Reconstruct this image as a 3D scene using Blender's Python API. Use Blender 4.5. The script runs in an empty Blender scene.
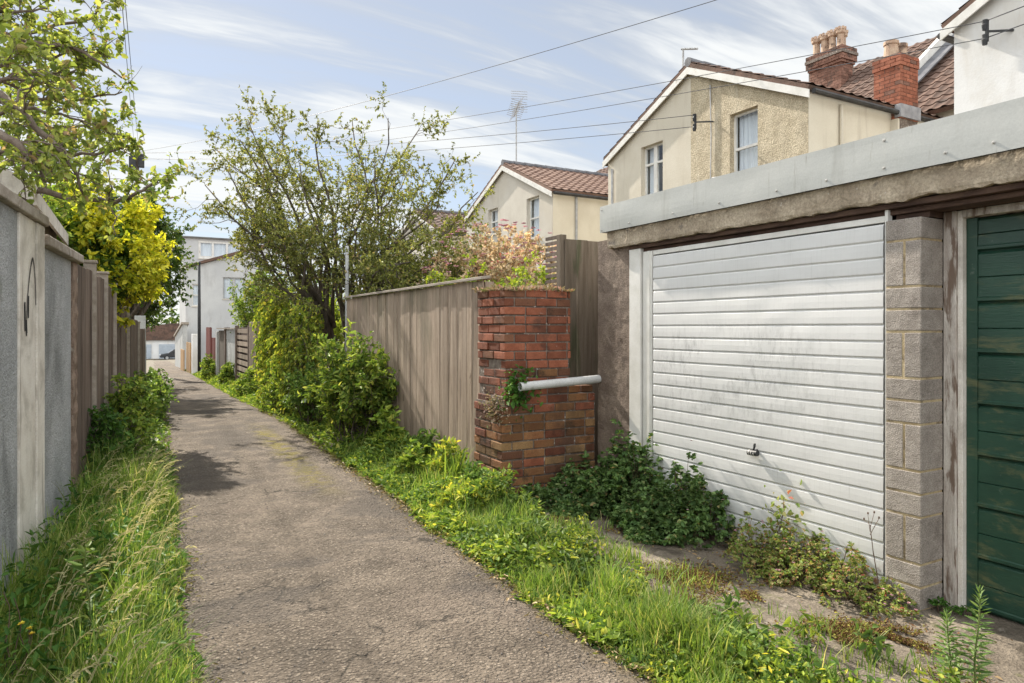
import bpy, math, random
import numpy as np
from mathutils import Vector, noise
from mathutils.geometry import tessellate_polygon

S = bpy.context.scene
COL = S.collection
# ------------------------------------------------------------------ camera
YAW = math.radians(29.0)
EYE = 1.6
cam_d = bpy.data.cameras.new("camera")
cam = bpy.data.objects.new("camera", cam_d)
COL.objects.link(cam)
cam.location = (0, 0, EYE)
cam.rotation_euler = (math.radians(90), 0, -YAW)
cam_d.sensor_width = 36.0
cam_d.lens = 24.0
cam_d.shift_y = -13.5 / 1024.0
cam_d.clip_start = 0.05
cam_d.clip_end = 3000
S.camera = cam
# ------------------------------------------------------------------ sun + sky
SUN_TRAVEL = Vector((0.125, -1.0, -0.77)).normalized()
SUN_EL = math.asin(-SUN_TRAVEL.z)
SUN_AZ = math.atan2(-SUN_TRAVEL.x, -SUN_TRAVEL.y)      # clockwise from +Y
sd = bpy.data.lights.new("sun", 'SUN')
sd.energy = 5.0
sd.angle = math.radians(0.55)
sd.color = (1.0, 0.925, 0.81)
sun = bpy.data.objects.new("sun", sd)
COL.objects.link(sun)
sun.location = (-10, 40, 40)
sun.rotation_euler = SUN_TRAVEL.to_track_quat('-Z', 'Y').to_euler()

W = bpy.data.worlds.new("World")
S.world = W
W.use_nodes = True
nt = W.node_tree
nt.nodes.clear()
wo = nt.nodes.new('ShaderNodeOutputWorld')
bg = nt.nodes.new('ShaderNodeBackground')
bg.inputs['Strength'].default_value = 0.092
sky = nt.nodes.new('ShaderNodeTexSky')
sky.sky_type = 'NISHITA'
sky.sun_disc = False
sky.sun_elevation = SUN_EL
sky.sun_rotation = SUN_AZ
sky.air_density = 0.85
sky.dust_density = 0.15
sky.ozone_density = 1.6
tc = nt.nodes.new('ShaderNodeTexCoord')
sep = nt.nodes.new('ShaderNodeSeparateXYZ')
nt.links.new(tc.outputs['Generated'], sep.inputs[0])
def wmath(op, a, b=None):
    n = nt.nodes.new('ShaderNodeMath'); n.operation = op
    for i, q in enumerate((a, b)):
        if q is None: continue
        if isinstance(q, (int, float)): n.inputs[i].default_value = q
        else: nt.links.new(q, n.inputs[i])
    return n.outputs[0]
den = wmath('ADD', wmath('MAXIMUM', sep.outputs['Z'], 0.0), 0.16)
comb = nt.nodes.new('ShaderNodeCombineXYZ')
nt.links.new(wmath('DIVIDE', sep.outputs['X'], den), comb.inputs[0])
nt.links.new(wmath('DIVIDE', sep.outputs['Y'], den), comb.inputs[1])
mp = nt.nodes.new('ShaderNodeMapping')
mp.inputs['Rotation'].default_value = (0, 0, math.radians(24))
mp.inputs['Scale'].default_value = (0.5, 2.3, 1.0)
mp.inputs['Location'].default_value = (1.7, 0.35, 0)
nt.links.new(comb.outputs[0], mp.inputs[0])
n1 = nt.nodes.new('ShaderNodeTexNoise')
n1.inputs['Scale'].default_value = 0.95
n1.inputs['Detail'].default_value = 7
n1.inputs['Roughness'].default_value = 0.55
n1.inputs['Distortion'].default_value = 0.55
nt.links.new(mp.outputs[0], n1.inputs['Vector'])
n2 = nt.nodes.new('ShaderNodeTexNoise')
n2.inputs['Scale'].default_value = 4.0
n2.inputs['Detail'].default_value = 6
n2.inputs['Roughness'].default_value = 0.6
n2.inputs['Distortion'].default_value = 0.8
nt.links.new(mp.outputs[0], n2.inputs['Vector'])
csum = wmath('ADD', wmath('MULTIPLY', n1.outputs[0], 0.8), wmath('MULTIPLY', n2.outputs[0], 0.2))
lo_ = nt.nodes.new('ShaderNodeMapRange'); lo_.interpolation_type = 'SMOOTHSTEP'      # cloud thickens towards the horizon
lo_.inputs['From Min'].default_value = 0.06; lo_.inputs['From Max'].default_value = 0.38
lo_.inputs['To Min'].default_value = 0.07; lo_.inputs['To Max'].default_value = 0.0
nt.links.new(sep.outputs['Z'], lo_.inputs['Value'])
csum = wmath('ADD', csum, lo_.outputs[0])
cr = nt.nodes.new('ShaderNodeMapRange')
cr.interpolation_type = 'SMOOTHSTEP'
cr.inputs['From Min'].default_value = 0.42
cr.inputs['From Max'].default_value = 0.62
cr.inputs['To Min'].default_value = 0.6
cr.inputs['To Max'].default_value = 1.0
nt.links.new(csum, cr.inputs['Value'])
mixc = nt.nodes.new('ShaderNodeMix'); mixc.data_type = 'RGBA'
nt.links.new(cr.outputs[0], mixc.inputs['Factor'])
nt.links.new(sky.outputs[0], mixc.inputs['A'])
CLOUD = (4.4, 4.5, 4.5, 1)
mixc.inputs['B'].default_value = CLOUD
# cloud out of view, overhead and behind the lens, brightened to add fill light
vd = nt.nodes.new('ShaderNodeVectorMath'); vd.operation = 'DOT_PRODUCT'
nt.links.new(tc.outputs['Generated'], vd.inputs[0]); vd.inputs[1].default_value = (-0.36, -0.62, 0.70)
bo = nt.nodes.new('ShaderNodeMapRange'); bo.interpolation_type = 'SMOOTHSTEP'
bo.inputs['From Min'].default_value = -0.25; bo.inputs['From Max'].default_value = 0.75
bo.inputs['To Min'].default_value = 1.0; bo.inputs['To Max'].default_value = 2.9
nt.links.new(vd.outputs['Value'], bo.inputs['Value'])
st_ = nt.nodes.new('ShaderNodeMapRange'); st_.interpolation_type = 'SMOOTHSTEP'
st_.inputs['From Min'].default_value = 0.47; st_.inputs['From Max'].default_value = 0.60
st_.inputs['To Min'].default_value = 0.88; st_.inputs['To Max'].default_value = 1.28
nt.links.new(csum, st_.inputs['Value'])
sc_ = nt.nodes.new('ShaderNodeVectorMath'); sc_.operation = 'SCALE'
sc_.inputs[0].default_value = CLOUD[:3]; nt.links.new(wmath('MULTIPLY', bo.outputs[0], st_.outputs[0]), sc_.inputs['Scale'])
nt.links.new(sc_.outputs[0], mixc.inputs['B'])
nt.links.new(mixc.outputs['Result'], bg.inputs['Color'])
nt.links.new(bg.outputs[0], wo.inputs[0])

vs = S.view_settings
vs.view_transform = 'Standard'
vs.look = 'None'
vs.exposure = 0.9
vs.gamma = 1.0
vs.use_curve_mapping = False

# ------------------------------------------------------------------ helpers
CA, SA = math.cos(YAW), math.sin(YAW)
def at(px, py, d):
    """world point seen at pixel (px,py) of the photograph when it lies d metres in front of the lens"""
    cx = (px - 512) / 682.7
    return Vector((d * (cx * CA + SA), d * (-cx * SA + CA), EYE + (328 - py) / 682.7 * d))

def sstep(a, b, t):
    t = min(1, max(0, (t - a) / (b - a)))
    return t * t * (3 - 2 * t)

def gz(x, y):
    z = 0.0
    if y > 10:
        t = min(y, 104) - 10
        z -= 0.0293 * t * min(1, t / 8)
    z -= 0.055 * sstep(2.7, 3.7, x) * (1 - sstep(5.5, 8.5, y))
    return z

ORG = {}
def tag(o, label=None, cat=None, group=None, kind=None):
    if label: o['label'] = label
    if cat: o['category'] = cat
    if group: o['group'] = group
    if kind: o['kind'] = kind
    return o

def thing(name, loc, label, cat, group=None):
    o = bpy.data.objects.new(name, None)
    COL.objects.link(o)
    o.location = loc
    o.empty_display_size = 0.2
    ORG[o.name] = Vector(loc)
    return tag(o, label, cat, group)

def link_mesh(name, me, mats, parent=None, org=None):
    o = bpy.data.objects.new(name, me)
    COL.objects.link(o)
    for m in (mats if isinstance(mats, (list, tuple)) else [mats]):
        me.materials.append(m)
    if parent is not None:
        o.parent = parent
        ORG[o.name] = ORG[parent.name]
    else:
        o.location = org
        ORG[o.name] = Vector(org)
    return o

class MB:
    def __init__(s):
        s.v = []; s.f = []; s.mi = []
    def add(s, verts, faces, mi=0):
        n = len(s.v)
        s.v.extend([tuple(p) for p in verts])
        for f in faces:
            s.f.append(tuple(i + n for i in f)); s.mi.append(mi)
        return s
    def box(s, x0, x1, y0, y1, z0, z1, mi=0):
        return s.add([(x0,y0,z0),(x1,y0,z0),(x1,y1,z0),(x0,y1,z0),(x0,y0,z1),(x1,y0,z1),(x1,y1,z1),(x0,y1,z1)],
                     [(0,3,2,1),(4,5,6,7),(0,1,5,4),(1,2,6,5),(2,3,7,6),(3,0,4,7)], mi)
    def obox(s, o, ax, ay, az, mi=0):
        """box from corner o spanned by three edge vectors"""
        o, ax, ay, az = Vector(o), Vector(ax), Vector(ay), Vector(az)
        return s.add([o, o+ax, o+ax+ay, o+ay, o+az, o+ax+az, o+ax+ay+az, o+ay+az],
                     [(0,3,2,1),(4,5,6,7),(0,1,5,4),(1,2,6,5),(2,3,7,6),(3,0,4,7)], mi)
    def prism(s, poly, vec, mi=0):
        n = len(poly); vec = Vector(vec)
        vs_ = [Vector(p) for p in poly] + [Vector(p) + vec for p in poly]
        fs = [tuple(range(n))[::-1], tuple(range(n, 2*n))]
        for i in range(n):
            j = (i+1) % n
            fs.append((i, j, n+j, n+i))
        return s.add(vs_, fs, mi)
    def tube(s, pts, radii, n=6, cap=True, mi=0):
        pts = [Vector(p) for p in pts]
        if isinstance(radii, (int, float)): radii = [radii]*len(pts)
        base = len(s.v)
        up = Vector((0,0,1))
        for i, p in enumerate(pts):
            d = (pts[min(i+1, len(pts)-1)] - pts[max(i-1, 0)])
            if d.length < 1e-9: d = Vector((0,0,1))
            d.normalize()
            a = d.cross(up if abs(d.z) < 0.95 else Vector((1,0,0))).normalized()
            b = a.cross(d)
            for k in range(n):
                t = 2*math.pi*k/n
                s.v.append(tuple(p + (a*math.cos(t) + b*math.sin(t))*radii[i]))
        for i in range(len(pts)-1):
            for k in range(n):
                k2 = (k+1) % n
                s.f.append((base+i*n+k, base+i*n+k2, base+(i+1)*n+k2, base+(i+1)*n+k)); s.mi.append(mi)
        if cap:
            s.f.append(tuple(base+k for k in range(n))[::-1]); s.mi.append(mi)
            e = base+(len(pts)-1)*n
            s.f.append(tuple(e+k for k in range(n))); s.mi.append(mi)
        return s
    def build(s, name, mats, parent=None, org=None, smooth=False, bevel=0, seg=2):
        o0 = ORG[parent.name] if parent is not None else Vector(org)
        me = bpy.data.meshes.new(name)
        me.from_pydata([(x-o0.x, y-o0.y, z-o0.z) for x, y, z in s.v], [], s.f)
        me.polygons.foreach_set('material_index', s.mi)
        if smooth: me.polygons.foreach_set('use_smooth', [True]*len(s.f))
        me.update()
        o = link_mesh(name, me, mats, parent, org)
        if bevel:
            b = o.modifiers.new('bevel', 'BEVEL'); b.width = bevel; b.segments = seg
            b.limit_method = 'ANGLE'; b.angle_limit = math.radians(40)
        return o

def np_mesh(name, verts, groups, mats, parent=None, org=None, smooth=False):
    """verts (N,3) array, groups: list of (M,k) index arrays"""
    o0 = ORG[parent.name] if parent is not None else Vector(org)
    verts = verts - np.array(o0)
    me = bpy.data.meshes.new(name)
    nl = sum(g.size for g in groups); nf = sum(len(g) for g in groups)
    me.vertices.add(len(verts)); me.loops.add(nl); me.polygons.add(nf)
    me.vertices.foreach_set('co', verts.astype(np.float32).ravel())
    me.loops.foreach_set('vertex_index', np.concatenate([g.ravel() for g in groups]).astype(np.int32))
    starts = []; c = 0
    for g in groups:
        k = g.shape[1]
        starts.append(c + np.arange(len(g))*k); c += g.size
    me.polygons.foreach_set('loop_start', np.concatenate(starts).astype(np.int32))
    if smooth: me.polygons.foreach_set('use_smooth', np.ones(nf, bool))
    me.update(calc_edges=True); me.validate()
    return link_mesh(name, me, mats, parent, org)

# ------------------------------------------------------------------ materials
def new_mat(name):
    m = bpy.data.materials.new(name); m.use_nodes = True
    t = m.node_tree; t.nodes.clear()
    out = t.nodes.new('ShaderNodeOutputMaterial')
    return m, t, out

def tmath(t, op, a, b=None, c=None):
    n = t.nodes.new('ShaderNodeMath'); n.operation = op
    for i, q in enumerate((a, b, c)):
        if q is None: continue
        if isinstance(q, (int, float)): n.inputs[i].default_value = q
        else: t.links.new(q, n.inputs[i])
    return n.outputs[0]

def tmix(t, f, a, b, mode='MIX'):
    n = t.nodes.new('ShaderNodeMix'); n.data_type = 'RGBA'; n.blend_type = mode
    for k, q in (('Factor', f), ('A', a), ('B', b)):
        if isinstance(q, (int, float)): n.inputs[k].default_value = q
        elif isinstance(q, tuple): n.inputs[k].default_value = (q + (1,))[:4]
        else: t.links.new(q, n.inputs[k])
    return n.outputs['Result']

def tnoise(t, vec, scale, detail=5, rough=0.6, dist=0.0):
    n = t.nodes.new('ShaderNodeTexNoise')
    n.inputs['Scale'].default_value = scale; n.inputs['Detail'].default_value = detail
    n.inputs['Roughness'].default_value = rough; n.inputs['Distortion'].default_value = dist
    t.links.new(vec, n.inputs['Vector'])
    return n.outputs[0]

def trange(t, v, lo, hi, a=0.0, b=1.0):
    n = t.nodes.new('ShaderNodeMapRange'); n.interpolation_type = 'SMOOTHSTEP'
    n.inputs['From Min'].default_value = lo; n.inputs['From Max'].default_value = hi
    n.inputs['To Min'].default_value = a; n.inputs['To Max'].default_value = b
    t.links.new(v, n.inputs['Value'])
    return n.outputs[0]

def tpos(t, stretch=(1, 1, 1), loc=(0, 0, 0)):
    g = t.nodes.new('ShaderNodeNewGeometry')
    m = t.nodes.new('ShaderNodeMapping')
    m.inputs['Scale'].default_value = stretch
    m.inputs['Location'].default_value = loc
    t.links.new(g.outputs['Position'], m.inputs[0])
    return m.outputs[0], g

def tramp(t, v, stops):
    n = t.nodes.new('ShaderNodeValToRGB')
    e = n.color_ramp.elements
    while len(e) < len(stops): e.new(0.5)
    for q, (p, c) in zip(e, stops):
        q.position = p; q.color = (c + (1,))[:4]
    t.links.new(v, n.inputs[0])
    return n.outputs[0]

def tbump(t, h, strength, dist=0.01, normal=None):
    n = t.nodes.new('ShaderNodeBump')
    n.inputs['Strength'].default_value = strength; n.inputs['Distance'].default_value = dist
    t.links.new(h, n.inputs['Height'])
    if normal is not None: t.links.new(normal, n.inputs['Normal'])
    return n.outputs[0]

def mat(name, c1, c2, scale=4, detail=6, stretch=(1,1,1), rough=0.85, spec=0.3, bump=0.4, bscale=60, bdist=0.01,
        stains=(), island=0.0, metallic=0.0, fine=0.25, fscale=90):
    """two-tone noise + fine speckle + stains [(colour, scale, lo, hi, stretch)] + bump"""
    m, t, out = new_mat(name)
    vec, g = tpos(t, stretch)
    col = tmix(t, trange(t, tnoise(t, vec, scale, detail), 0.3, 0.7), c1, c2)
    fn = tnoise(t, vec, fscale, 3, 0.7)
    col = tmix(t, fine, col, tramp(t, fn, [(0.3, (0.25,)*3), (0.7, (1.0,)*3)]), 'OVERLAY')
    for st in stains:
        sv, _ = tpos(t, st[4] if len(st) > 4 else (1,1,1), (3.3, 7.1, 1.9))
        col = tmix(t, trange(t, tnoise(t, sv, st[1], 7, 0.62, 0.3), st[2], st[3], 0, st[5] if len(st) > 5 else 0.9), col, st[0])
    if island:
        r = g.outputs['Random Per Island']
        col = tmix(t, 1.0, col, tramp(t, r, [(0, (1-island,)*3), (1, (1.0,)*3)]), 'MULTIPLY')
    p = t.nodes.new('ShaderNodeBsdfPrincipled')
    t.links.new(col, p.inputs['Base Color'])
    p.inputs['Roughness'].default_value = rough
    p.inputs['Specular IOR Level'].default_value = spec
    p.inputs['Metallic'].default_value = metallic
    if bump:
        h = tmath(t, 'ADD', tnoise(t, vec, bscale, 4, 0.6), tmath(t, 'MULTIPLY', tnoise(t, vec, bscale*0.2, 3), 1.2))
        t.links.new(tbump(t, h, bump, bdist), p.inputs['Normal'])
    t.links.new(p.outputs[0], out.inputs[0])
    return m

def leaf_mat(name, stops, transl=0.42, rough=0.55, nscale=0.9, namp=0.25, tcol=None, gain=1.55):
    m, t, out = new_mat(name)
    vec, g = tpos(t)
    r = g.outputs['Random Per Island']
    col = tramp(t, r, [(a, tuple(min(.8, q*gain) for q in c)) for a, c in stops])
    nz = trange(t, tnoise(t, vec, nscale, 3), 0.3, 0.7, 1-namp, 1+namp)
    mul = t.nodes.new('ShaderNodeMix'); mul.data_type = 'RGBA'; mul.blend_type = 'MULTIPLY'
    mul.inputs['Factor'].default_value = 1
    t.links.new(col, mul.inputs['A'])
    cmb = t.nodes.new('ShaderNodeCombineXYZ')
    for i in range(3): t.links.new(nz, cmb.inputs[i])
    t.links.new(cmb.outputs[0], mul.inputs['B'])
    col = mul.outputs['Result']
    p = t.nodes.new('ShaderNodeBsdfPrincipled')
    t.links.new(col, p.inputs['Base Color'])
    p.inputs['Roughness'].default_value = rough
    p.inputs['Specular IOR Level'].default_value = 0.2
    tr = t.nodes.new('ShaderNodeBsdfTranslucent')
    t.links.new(tmix(t, 1.0, col, tcol or (1.0, 0.96, 0.5), 'MULTIPLY') if tcol is None else tmix(t, 1.0, col, tcol, 'MULTIPLY'), tr.inputs['Color'])
    mx = t.nodes.new('ShaderNodeMixShader'); mx.inputs[0].default_value = transl
    t.links.new(p.outputs[0], mx.inputs[1]); t.links.new(tr.outputs[0], mx.inputs[2])
    t.links.new(mx.outputs[0], out.inputs[0])
    return m

M = {}
M['soil'] = mat('soil', (0.075,0.055,0.038), (0.13,0.10,0.07), 6, bump=0.8, bscale=45, bdist=0.02, stains=[((0.07,0.085,0.03), 2.2, 0.5, 0.62)])
M['concrete_slab'] = mat('concrete_slab', (0.095,0.077,0.058), (0.205,0.17,0.13), 3.0, fine=0.6, fscale=70, bump=0.9, bscale=70, bdist=0.012,
    stains=[((0.06,0.048,0.034), 4.5, 0.50, 0.64), ((0.10,0.10,0.035), 6.5, 0.58, 0.68, (1,1,1), 0.7), ((0.30,0.26,0.21), 9, 0.6, 0.72)])
M['beam'] = mat('beam_concrete', (0.27,0.215,0.155), (0.43,0.36,0.27), 5, bump=0.5, bscale=75, bdist=0.012, fine=0.4, fscale=60,
    stains=[((0.10,0.09,0.08), 5, 0.58, 0.72), ((0.55,0.50,0.43), 30, 0.64, 0.72)])
M['post_concrete'] = mat('post_concrete', (0.125,0.092,0.072), (0.20,0.155,0.12), 4, bump=0.7, bscale=80, bdist=0.01, fine=0.5, fscale=70,
    stains=[((0.34,0.29,0.25), 34, 0.66, 0.74)])
M['fascia'] = mat('fascia_sheet', (0.40,0.405,0.385), (0.45,0.45,0.425), 1.2, rough=0.36, spec=0.5, bump=0.10, bscale=5, bdist=0.03, fine=0.08, stains=[((0.30,0.295,0.27), 3, 0.50, 0.72, (1,2.5,0.35), 0.6), ((0.22,0.20,0.16), 9, 0.62, 0.74, (1,3,0.3), 0.6)])
M['bolt'] = mat('bolt_metal', (0.35,0.34,0.32), (0.5,0.48,0.45), 20, rough=0.45, bump=0)
M['white_door'] = None
M['white_paint'] = mat('white_paint', (0.62,0.60,0.55), (0.74,0.72,0.68), 5, rough=0.55, bump=0.12, bscale=50, fine=0.1, stains=[((0.33,0.27,0.21), 7, 0.6, 0.75, (1,1,0.25), 0.8)])
M['aged_white'] = mat('aged_white_board', (0.62,0.56,0.49), (0.74,0.69,0.62), 4, rough=0.8, bump=0.3, bscale=60, stains=[((0.25,0.20,0.16), 6, 0.58, 0.7, (1,1,0.15), 0.8), ((0.40,0.36,0.31), 3, 0.45, 0.7)])
M['peeling'] = mat('peeling_paint_timber', (0.36,0.31,0.27), (0.56,0.52,0.47), 5, stretch=(4,4,0.8), rough=0.85, bump=0.5, bscale=30, stains=[((0.16,0.11,0.08), 4, 0.5, 0.6, (4,4,0.7), 0.95)])
M['dark_timber'] = mat('dark_timber', (0.045,0.026,0.02), (0.10,0.06,0.042), 8, stretch=(2,0.5,2), bump=0.5, bscale=30)
M['block'] = mat('concrete_block', (0.27,0.235,0.205), (0.37,0.325,0.285), 10, bump=1.0, bscale=150, bdist=0.008, fine=0.6, fscale=160, island=0.22, stains=[((0.12,0.095,0.08), 5, 0.58, 0.72, (1,1,1), 0.6)])
M['mortar'] = mat('sandy_mortar', (0.36,0.27,0.15), (0.50,0.40,0.25), 9, bump=0.6, bscale=100, stains=[((0.17,0.13,0.085), 6, 0.5, 0.64)])
M['old_mortar'] = mat('old_lime_mortar', (0.10,0.075,0.06), (0.22,0.18,0.15), 14, bump=0.8, bscale=90, stains=[((0.62,0.58,0.52), 26, 0.6, 0.66)])
M['brick_red'] = mat('red_brick', (0.22,0.070,0.037), (0.32,0.112,0.062), 9, bump=0.8, bscale=90, bdist=0.008, fine=0.35, fscale=120, island=0.5, stains=[((0.065,0.042,0.03), 2.2, 0.50, 0.68, (1,1,0.5), 0.6), ((0.46,0.40,0.34), 11, 0.66, 0.74, (1,1,1.6), 0.5), ((0.09,0.045,0.032), 7, 0.56, 0.7, (1,1,1), 0.75), ((0.60,0.53,0.46), 32, 0.66, 0.72)])
M['brick_tan'] = mat('weathered_brick', (0.23,0.095,0.042), (0.30,0.15,0.065), 4, bump=0.8, bscale=90, bdist=0.008, fine=0.4, fscale=110, island=0.6, stains=[((0.065,0.042,0.03), 2.2, 0.50, 0.68, (1,1,0.5), 0.6), ((0.46,0.40,0.34), 11, 0.66, 0.74, (1,1,1.6), 0.5), ((0.065,0.045,0.028), 6, 0.54, 0.68, (1,1,1), 0.8), ((0.13,0.15,0.06), 5, 0.62, 0.74, (1,1,1), 0.7)])
M['brick_dark'] = mat('burnt_brick', (0.14,0.058,0.034), (0.20,0.09,0.05), 5, bump=0.8, bscale=90, bdist=0.008, fine=0.4, fscale=110, island=0.4, stains=[((0.065,0.042,0.03), 2.2, 0.50, 0.68, (1,1,0.5), 0.6), ((0.46,0.40,0.34), 11, 0.66, 0.74, (1,1,1.6), 0.5), ((0.05,0.035,0.025), 6, 0.54, 0.68)])
M['brick_buff'] = mat('buff_brick', (0.24,0.128,0.055), (0.31,0.185,0.085), 5, bump=0.8, bscale=90, bdist=0.008, fine=0.4, fscale=110, island=0.35, stains=[((0.065,0.042,0.03), 2.2, 0.50, 0.68, (1,1,0.5), 0.6), ((0.46,0.40,0.34), 11, 0.66, 0.74, (1,1,1.6), 0.5), ((0.10,0.07,0.04), 6, 0.56, 0.7)])
M['brick_chimney'] = mat('chimney_brick', (0.29,0.10,0.058), (0.38,0.145,0.085), 6, bump=0.5, bscale=60, island=0.35, stains=[((0.10,0.06,0.045), 3, 0.56, 0.7, (1,1,1), 0.7)])
M['brick_old'] = mat('sooty_chimney_brick', (0.20,0.10,0.07), (0.30,0.16,0.115), 5, bump=0.6, bscale=40, island=0.4, stains=[((0.08,0.06,0.05), 2.4, 0.5, 0.66), ((0.33,0.28,0.22), 6, 0.62, 0.72)])
M['pot'] = mat('clay_pot', (0.36,0.24,0.17), (0.48,0.36,0.26), 8, bump=0.3, stains=[((0.13,0.09,0.07), 5, 0.55, 0.68)])
M['pipe'] = mat('pipe_plastic', (0.44,0.44,0.43), (0.54,0.54,0.53), 4, rough=0.5, bump=0.05, stains=[((0.26,0.25,0.23), 8, 0.58, 0.7)])
M['fence_grey'] = mat('silvered_boards', (0.32,0.24,0.178), (0.45,0.355,0.275), 3.0, stretch=(7,7,0.55), rough=0.9, bump=0.55, bscale=22, bdist=0.006, island=0.3, fine=0.3, fscale=25, stains=[((0.11,0.075,0.05), 5.0, 0.66, 0.72, (1.6,1.6,0.8), 0.7), ((0.15,0.145,0.09), 0.9, 0.52, 0.68, (2,1.2,0.8), 0.5), ((0.17,0.125,0.095), 2.0, 0.55, 0.7, (5,5,0.4), 0.7)])
M['fence_cap'] = mat('fence_cap', (0.25,0.21,0.17), (0.36,0.31,0.26), 5, stretch=(3,0.7,3), rough=0.9, bump=0.4)
M['fence_dark'] = mat('brown_boards', (0.14,0.098,0.075), (0.235,0.18,0.145), 3.0, stretch=(7,7,0.5), rough=0.9, bump=0.6, bscale=22, bdist=0.006, island=0.45, fine=0.3, fscale=25, stains=[((0.06,0.042,0.033), 2.0, 0.54, 0.7, (4,4,0.4), 0.8)])
M['fence_green'] = mat('green_stained_boards', (0.15,0.115,0.08), (0.25,0.20,0.15), 3, stretch=(7,7,0.5), rough=0.9, bump=0.5, bscale=22, island=0.5, stains=[((0.06,0.085,0.03), 2.2, 0.52, 0.66, (3,3,0.5), 0.6)])
M['roughcast'] = mat('grey_roughcast', (0.36,0.365,0.37), (0.46,0.46,0.465), 2.5, bump=1.0, bscale=75, bdist=0.03, fine=0.75, fscale=95, stains=[((0.23,0.24,0.20), 3.4, 0.6, 0.74, (1,1,0.5), 0.6), ((0.19,0.19,0.185), 1.6, 0.5, 0.7, (1,1,0.4), 0.7), ((0.42,0.41,0.39), 5, 0.62, 0.74, (1,1,0.6), 0.6)])
M['coping'] = mat('stained_coping', (0.28,0.235,0.195), (0.43,0.38,0.33), 6, bump=0.7, bscale=70, stains=[((0.46,0.42,0.37), 11, 0.6, 0.7), ((0.10,0.085,0.07), 5, 0.57, 0.7)])
M['broken_edge'] = mat('broken_render_edge', (0.17,0.115,0.085), (0.30,0.22,0.17), 10, bump=1.0, bscale=40, bdist=0.02, stains=[((0.42,0.38,0.33), 8, 0.56, 0.66)])
M['cream'] = mat('cream_render', (0.55,0.495,0.40), (0.61,0.555,0.455), 1.0, bump=0.3, bscale=30, fine=0.12, fscale=40, stains=[((0.40,0.34,0.26), 3.2, 0.58, 0.74, (1,1,0.10), 0.38), ((0.50,0.44,0.34), 0.7, 0.5, 0.66, (1,1,0.7), 0.35), ((0.46,0.39,0.28), 1.4, 0.56, 0.75, (1,1,0.3), 0.55)])
M['cream_side'] = mat('yellow_cream_render', (0.60,0.545,0.435), (0.66,0.605,0.49), 1.0, bump=0.25, bscale=30, fine=0.1, fscale=40, stains=[((0.40,0.34,0.26), 3.2, 0.58, 0.74, (1,1,0.10), 0.38), ((0.50,0.44,0.34), 0.7, 0.5, 0.66, (1,1,0.7), 0.35), ((0.45,0.37,0.25), 1.2, 0.6, 0.78, (1,1,0.3), 0.5)])
M['pebbledash'] = mat('pebbledash', (0.36,0.30,0.205), (0.45,0.385,0.275), 3, bump=1.0, bscale=34, bdist=0.02, fine=0.7, fscale=34, stains=[((0.25,0.21,0.15), 1.6, 0.52, 0.7, (1,1,0.3), 0.6), ((0.55,0.50,0.40), 2.5, 0.6, 0.74, (1,1,0.2), 0.5)])
M['pale_render'] = mat('pale_render', (0.50,0.455,0.39), (0.58,0.535,0.46), 1.2, bump=0.3, bscale=30, fine=0.12, fscale=40, stains=[((0.40,0.34,0.26), 3.2, 0.58, 0.74, (1,1,0.10), 0.38), ((0.50,0.44,0.34), 0.7, 0.5, 0.66, (1,1,0.7), 0.35), ((0.42,0.37,0.30), 1.4, 0.56, 0.76, (1,1,0.3), 0.6)])
M['white_render'] = mat('white_render', (0.70,0.69,0.67), (0.76,0.75,0.73), 0.8, bump=0.2, bscale=25, fine=0.08, fscale=40, stains=[((0.40,0.34,0.26), 3.2, 0.58, 0.74, (1,1,0.10), 0.38), ((0.50,0.44,0.34), 0.7, 0.5, 0.66, (1,1,0.7), 0.35), ((0.58,0.56,0.53), 1.0, 0.55, 0.78, (1,1,0.4), 0.6)])
M['far_shade_render'] = mat('far_shaded_white_render', (0.43,0.43,0.43), (0.50,0.50,0.49), 0.6, bump=0.2, bscale=20, stains=[((0.36,0.35,0.34), 1.0, 0.5, 0.7, (1,1,0.4), 0.6)])  # white house walls greyed in the base colour to stand for shade
M['tile'] = mat('roof_tiles', (0.10,0.062,0.046), (0.165,0.10,0.075), 3, bump=0.5, bscale=25, island=0.2, fine=0.3, fscale=18, stains=[((0.065,0.05,0.042), 1.5, 0.5, 0.7), ((0.26,0.22,0.16), 5, 0.66, 0.76)])
M['tile_red'] = mat('red_pantiles', (0.15,0.09,0.068), (0.215,0.135,0.10), 3, bump=0.4, bscale=25, fine=0.3, fscale=16, stains=[((0.13,0.075,0.06), 1.8, 0.54, 0.7)])
M['slate'] = mat('lead_and_slate', (0.08,0.08,0.088), (0.15,0.15,0.16), 4, bump=0.3, bscale=20, rough=0.6)
M['lead'] = mat('lead_flashing', (0.22,0.22,0.23), (0.33,0.33,0.34), 6, bump=0.3, bscale=20, rough=0.6)
M['gutter'] = mat('black_gutter', (0.025,0.024,0.024), (0.05,0.048,0.046), 6, rough=0.5, bump=0.1)
M['grey_metal'] = mat('grey_metal', (0.30,0.30,0.30), (0.42,0.42,0.41), 8, rough=0.45, bump=0.05)
M['wire'] = mat('wire_black', (0.07,0.07,0.075), (0.10,0.10,0.105), 8, rough=0.6, bump=0)
M['bark'] = mat('bark', (0.075,0.058,0.045), (0.15,0.125,0.10), 9, stretch=(2,2,0.6), bump=0.9, bscale=30, bdist=0.02, stains=[((0.20,0.20,0.17), 9, 0.6, 0.7)])
M['bark_apple'] = mat('apple_bark', (0.115,0.085,0.065), (0.20,0.16,0.13), 12, bump=0.9, bscale=50, bdist=0.01, stains=[((0.27,0.27,0.22), 12, 0.6, 0.7)])
M['stem'] = mat('green_stem', (0.10,0.14,0.04), (0.16,0.19,0.06), 8, rough=0.6, bump=0.1)
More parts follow.
